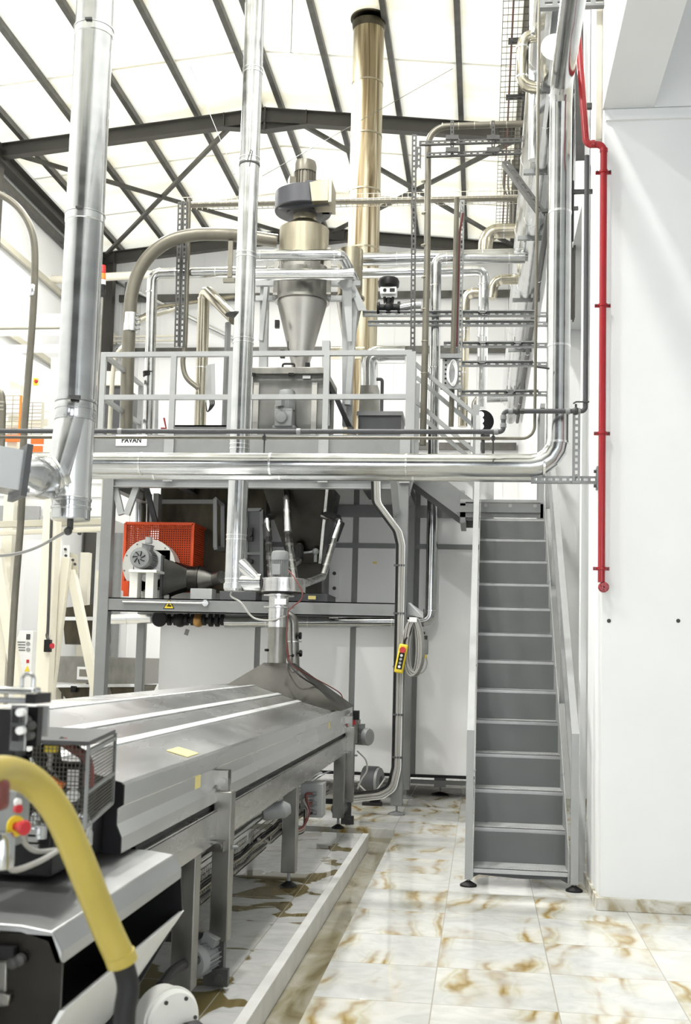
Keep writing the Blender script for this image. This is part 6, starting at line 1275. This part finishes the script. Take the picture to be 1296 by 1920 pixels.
# control cabinet
YCc = 16.0; t = T('control_cabinet', 'white control cabinet with slots and small red labels behind the cream column', 'cabinet', P(45,1330,YCc))
a, c = P(30,1182,YCc), P(62,1182,YCc); b = B(); b.prism([(a.x+.06,YCc,a.z),(c.x,YCc,a.z),(c.x,YCc,0),(a.x-.1,YCc,0),(a.x-.03,YCc,a.z-.25)],(0,.5,0)); b.build('body','white',t,bevel=.006)
for k in range(4): b = B(); q = P(40,1204+5*k,YCc-.005); b.cbox(q,.12,.008,.012); b.build('vent_slot','grey_dark',t)
b = B(); q = P(53,1194,YCc-.006); b.cbox(q,.06,.008,.08); b.build('emblem','grey_dark',t); b = B(); b.cbox(P(52,1240,YCc-.006),.04,.008,.05); b.build('red_label','redbtn',t)
q = P(51,1254,YCc-.006); b = B(); b.prism([q+V((-.04,0,-.04)),q+V((.04,0,-.04)),q+V((0,0,.05))],(0,-.004,0)); b.build('warning_sticker','yellow',t)
for y_ in (1207,1218): b = B(); b.lathe(P(53,y_,YCc-.003),[(.03,0),(.03,.012)],(0,-1,0),12); b.build('dial','grey_light',t)
# steel receiving machine further back
YR = 18.0; t = T('steel_receiver', 'stainless receiving hopper machine with a window far behind the conveyor', 'hopper', P(180,1340,YR))
b = B(); b.prism([P(116,1140,YR),P(186,1132,YR),P(186,1206,YR),P(122,1208,YR)],(0,.6,0)); b.build('upper_cover','tank',t)
b = B(); b.beam(P(114,1160,YR-.05),P(186,1160,YR-.05),.06,.06); b.build('cover_rail','galv_bright',t)
a, c = P(103,1230,YR), P(262,1284,YR); B().box((a.x,YR,c.z),(c.x,YR+1.2,a.z)).build('body','steel_dull',t)
b = B(); b.prism([P(106,1286,YR),P(200,1286,YR),P(172,1330,YR),P(138,1330,YR)],(0,1,0)); b.build('outlet_cone','tank',t)
b = B(); b.prism([P(205,1286,YR),P(262,1286,YR),P(240,1330,YR),P(218,1330,YR)],(0,1,0)); b.build('outlet_cone','tank',t)
a, c = P(145,1250,YR-.03), P(184,1275,YR-.03); b = B(); b.box((a.x,YR-.03,c.z),(c.x,YR-.001,a.z)); wf = b.build('window_frame','white',t); b = B(); b.box((a.x+.04,YR-.036,c.z+.05),(c.x-.04,YR-.031,a.z-.04)); b.build('window_pane','glassy',wf)
b = B(); b.beam(P(103,1286,YR-.03),P(262,1285,YR-.03),.05,.05); b.build('flange_bar','galv_bright',t)
for p in (112,250): x = P(p,1300,YR+.3).x; b = B(); b.box((x-.05,YR+.25,0),(x+.05,YR+.35,P(p,1284,YR).z)); b.build('leg','cream_dark',t)
q = P(138,1292,YR-.06); b = B(); b.cbox(q,.08,.06,.10); b.build('latch','black',t)
t = T('fixed_ladder', 'white fixed ladder behind the splayed cream brace', 'ladder', P(182,1340,17.2))
for p in (175,191): x = P(p,1200,17.2).x; b = B(); b.box((x-.025,17.2,0),(x+.025,17.25,3.6)); b.build('rail','white',t)
for k in range(12): z = .3+.28*k; x0, x1 = P(175,1200,17.2).x, P(191,1200,17.2).x; b = B(); b.cyl((x0,17.22,z),(x1,17.22,z),.018,seg=8); b.build('rung','white',t)
t = T('terminal_plate', 'pair of small grey terminal plates strapped to the beige post', 'plate', P(187,1285,14.0))
for y_ in (1228,1275): b = B(); b.cbox(P(187,y_,14.15),.09,.05,.12); b.build('plate','strut',t)
b = B(); b.cbox(P(182,1239,14.13),.05,.05,.05); b.build('red_tag','redbtn',t)
t = T('lower_cladding', 'pale cladding panel of the plant standing behind the cream tower', 'panel', P(60,1330,20)); a, c = P(-80,1010,20), P(196,1130,20)
B().box((max(a.x,-8.5),20,0),(P(110,1100,20).x,20.1,a.z)).build('sheet','panel',t)
# far pale conveying lines across the rear
pipe('overhead_pipe','pale cream overhead pipe crossing level far behind the big duct','pipe',[P(60,527,22),P(330,512,22)],S(8,22),'cream',seg=14)
pipe('overhead_pipe','pale slanting pipe falling to the right far behind the taupe arch','pipe',[P(200,520,24.81),P(470,650,24.81)],S(4,24.81),'galv_bright',seg=10)
pipe('overhead_pipe','slim brass-toned pipe far behind rising to the right beside the bright upright','pipe',[P(255,600,24.70),P(300,575,24.70),P(440,556,24.70)],S(3.5,24.7),'steel_warm',seg=10)
t = T('side_bin', 'cream bin with a dark lid behind the left mezzanine railing', 'bin', P(215,720,15.5)); a, c = P(182,696,15.5), P(232,722,15.5)
B().box((a.x,15.5,c.z),(c.x,16.5,a.z)).build('lid','cream',t); B().box((a.x,15.55,P(0,800,15.5).z),(c.x,16.45,c.z)).build('body','grey_dark',t)
t = T('wire_shelf', 'cream wire runs and cable racks far behind the left railing', 'cable tray', P(260,630,24.8))
for y_ in (632,640): b = B(); b.beam(P(190,y_,24.8),P(330,y_-2,24.8),.04,.04); b.build('rack_rail','cream',t)
b = B(); b.beam(P(215,626,24.84),P(215,646,24.84),.05,.06,(0,1,0)); b.beam(P(215,640,24.86),V((P(215,640,24.86).x,25.02,P(215,640,24.86).z)),.05,.05); b.build('wall_arm','cream',t)
# small things at floor level on the right
q = G(1104,1612); b = B(); b.cyl((q.x-.01,q.y+1.0,0),(q.x-.01,q.y+1.0,.05),.06); b.cyl((q.x-.01,q.y+1.0,.05),(q.x-.01,q.y+1.0,.14),.05); tag(b.build('floor_coupling','rubber'),'black round coupling on the floor behind the white pillar','coupling')
# work lamp by the landing
t = T('work_lamp', 'round-headed work lamp with bright spots standing beyond the stair landing', 'lamp', P(906,835,13.1))
q = P(905,790,13.05); b = B(); b.lathe(q,[(.10,-.05),(.13,-.02),(.13,.03)],(.35,-1,0),28); b.build('head','black',t)
for dz in (.07,.0,-.07): B().lathe(q+V((-.02,-.05,dz)),[(.035,0),(.03,.012)],(.2,-1,0),16).build('lens','spark',t)
b = B(); b.cyl(P(906,812,13.1),P(906,850,13.1),.02); b.cbox(P(906,820,13.1),.16,.06,.06); b.build('stem','grey_dark',t)
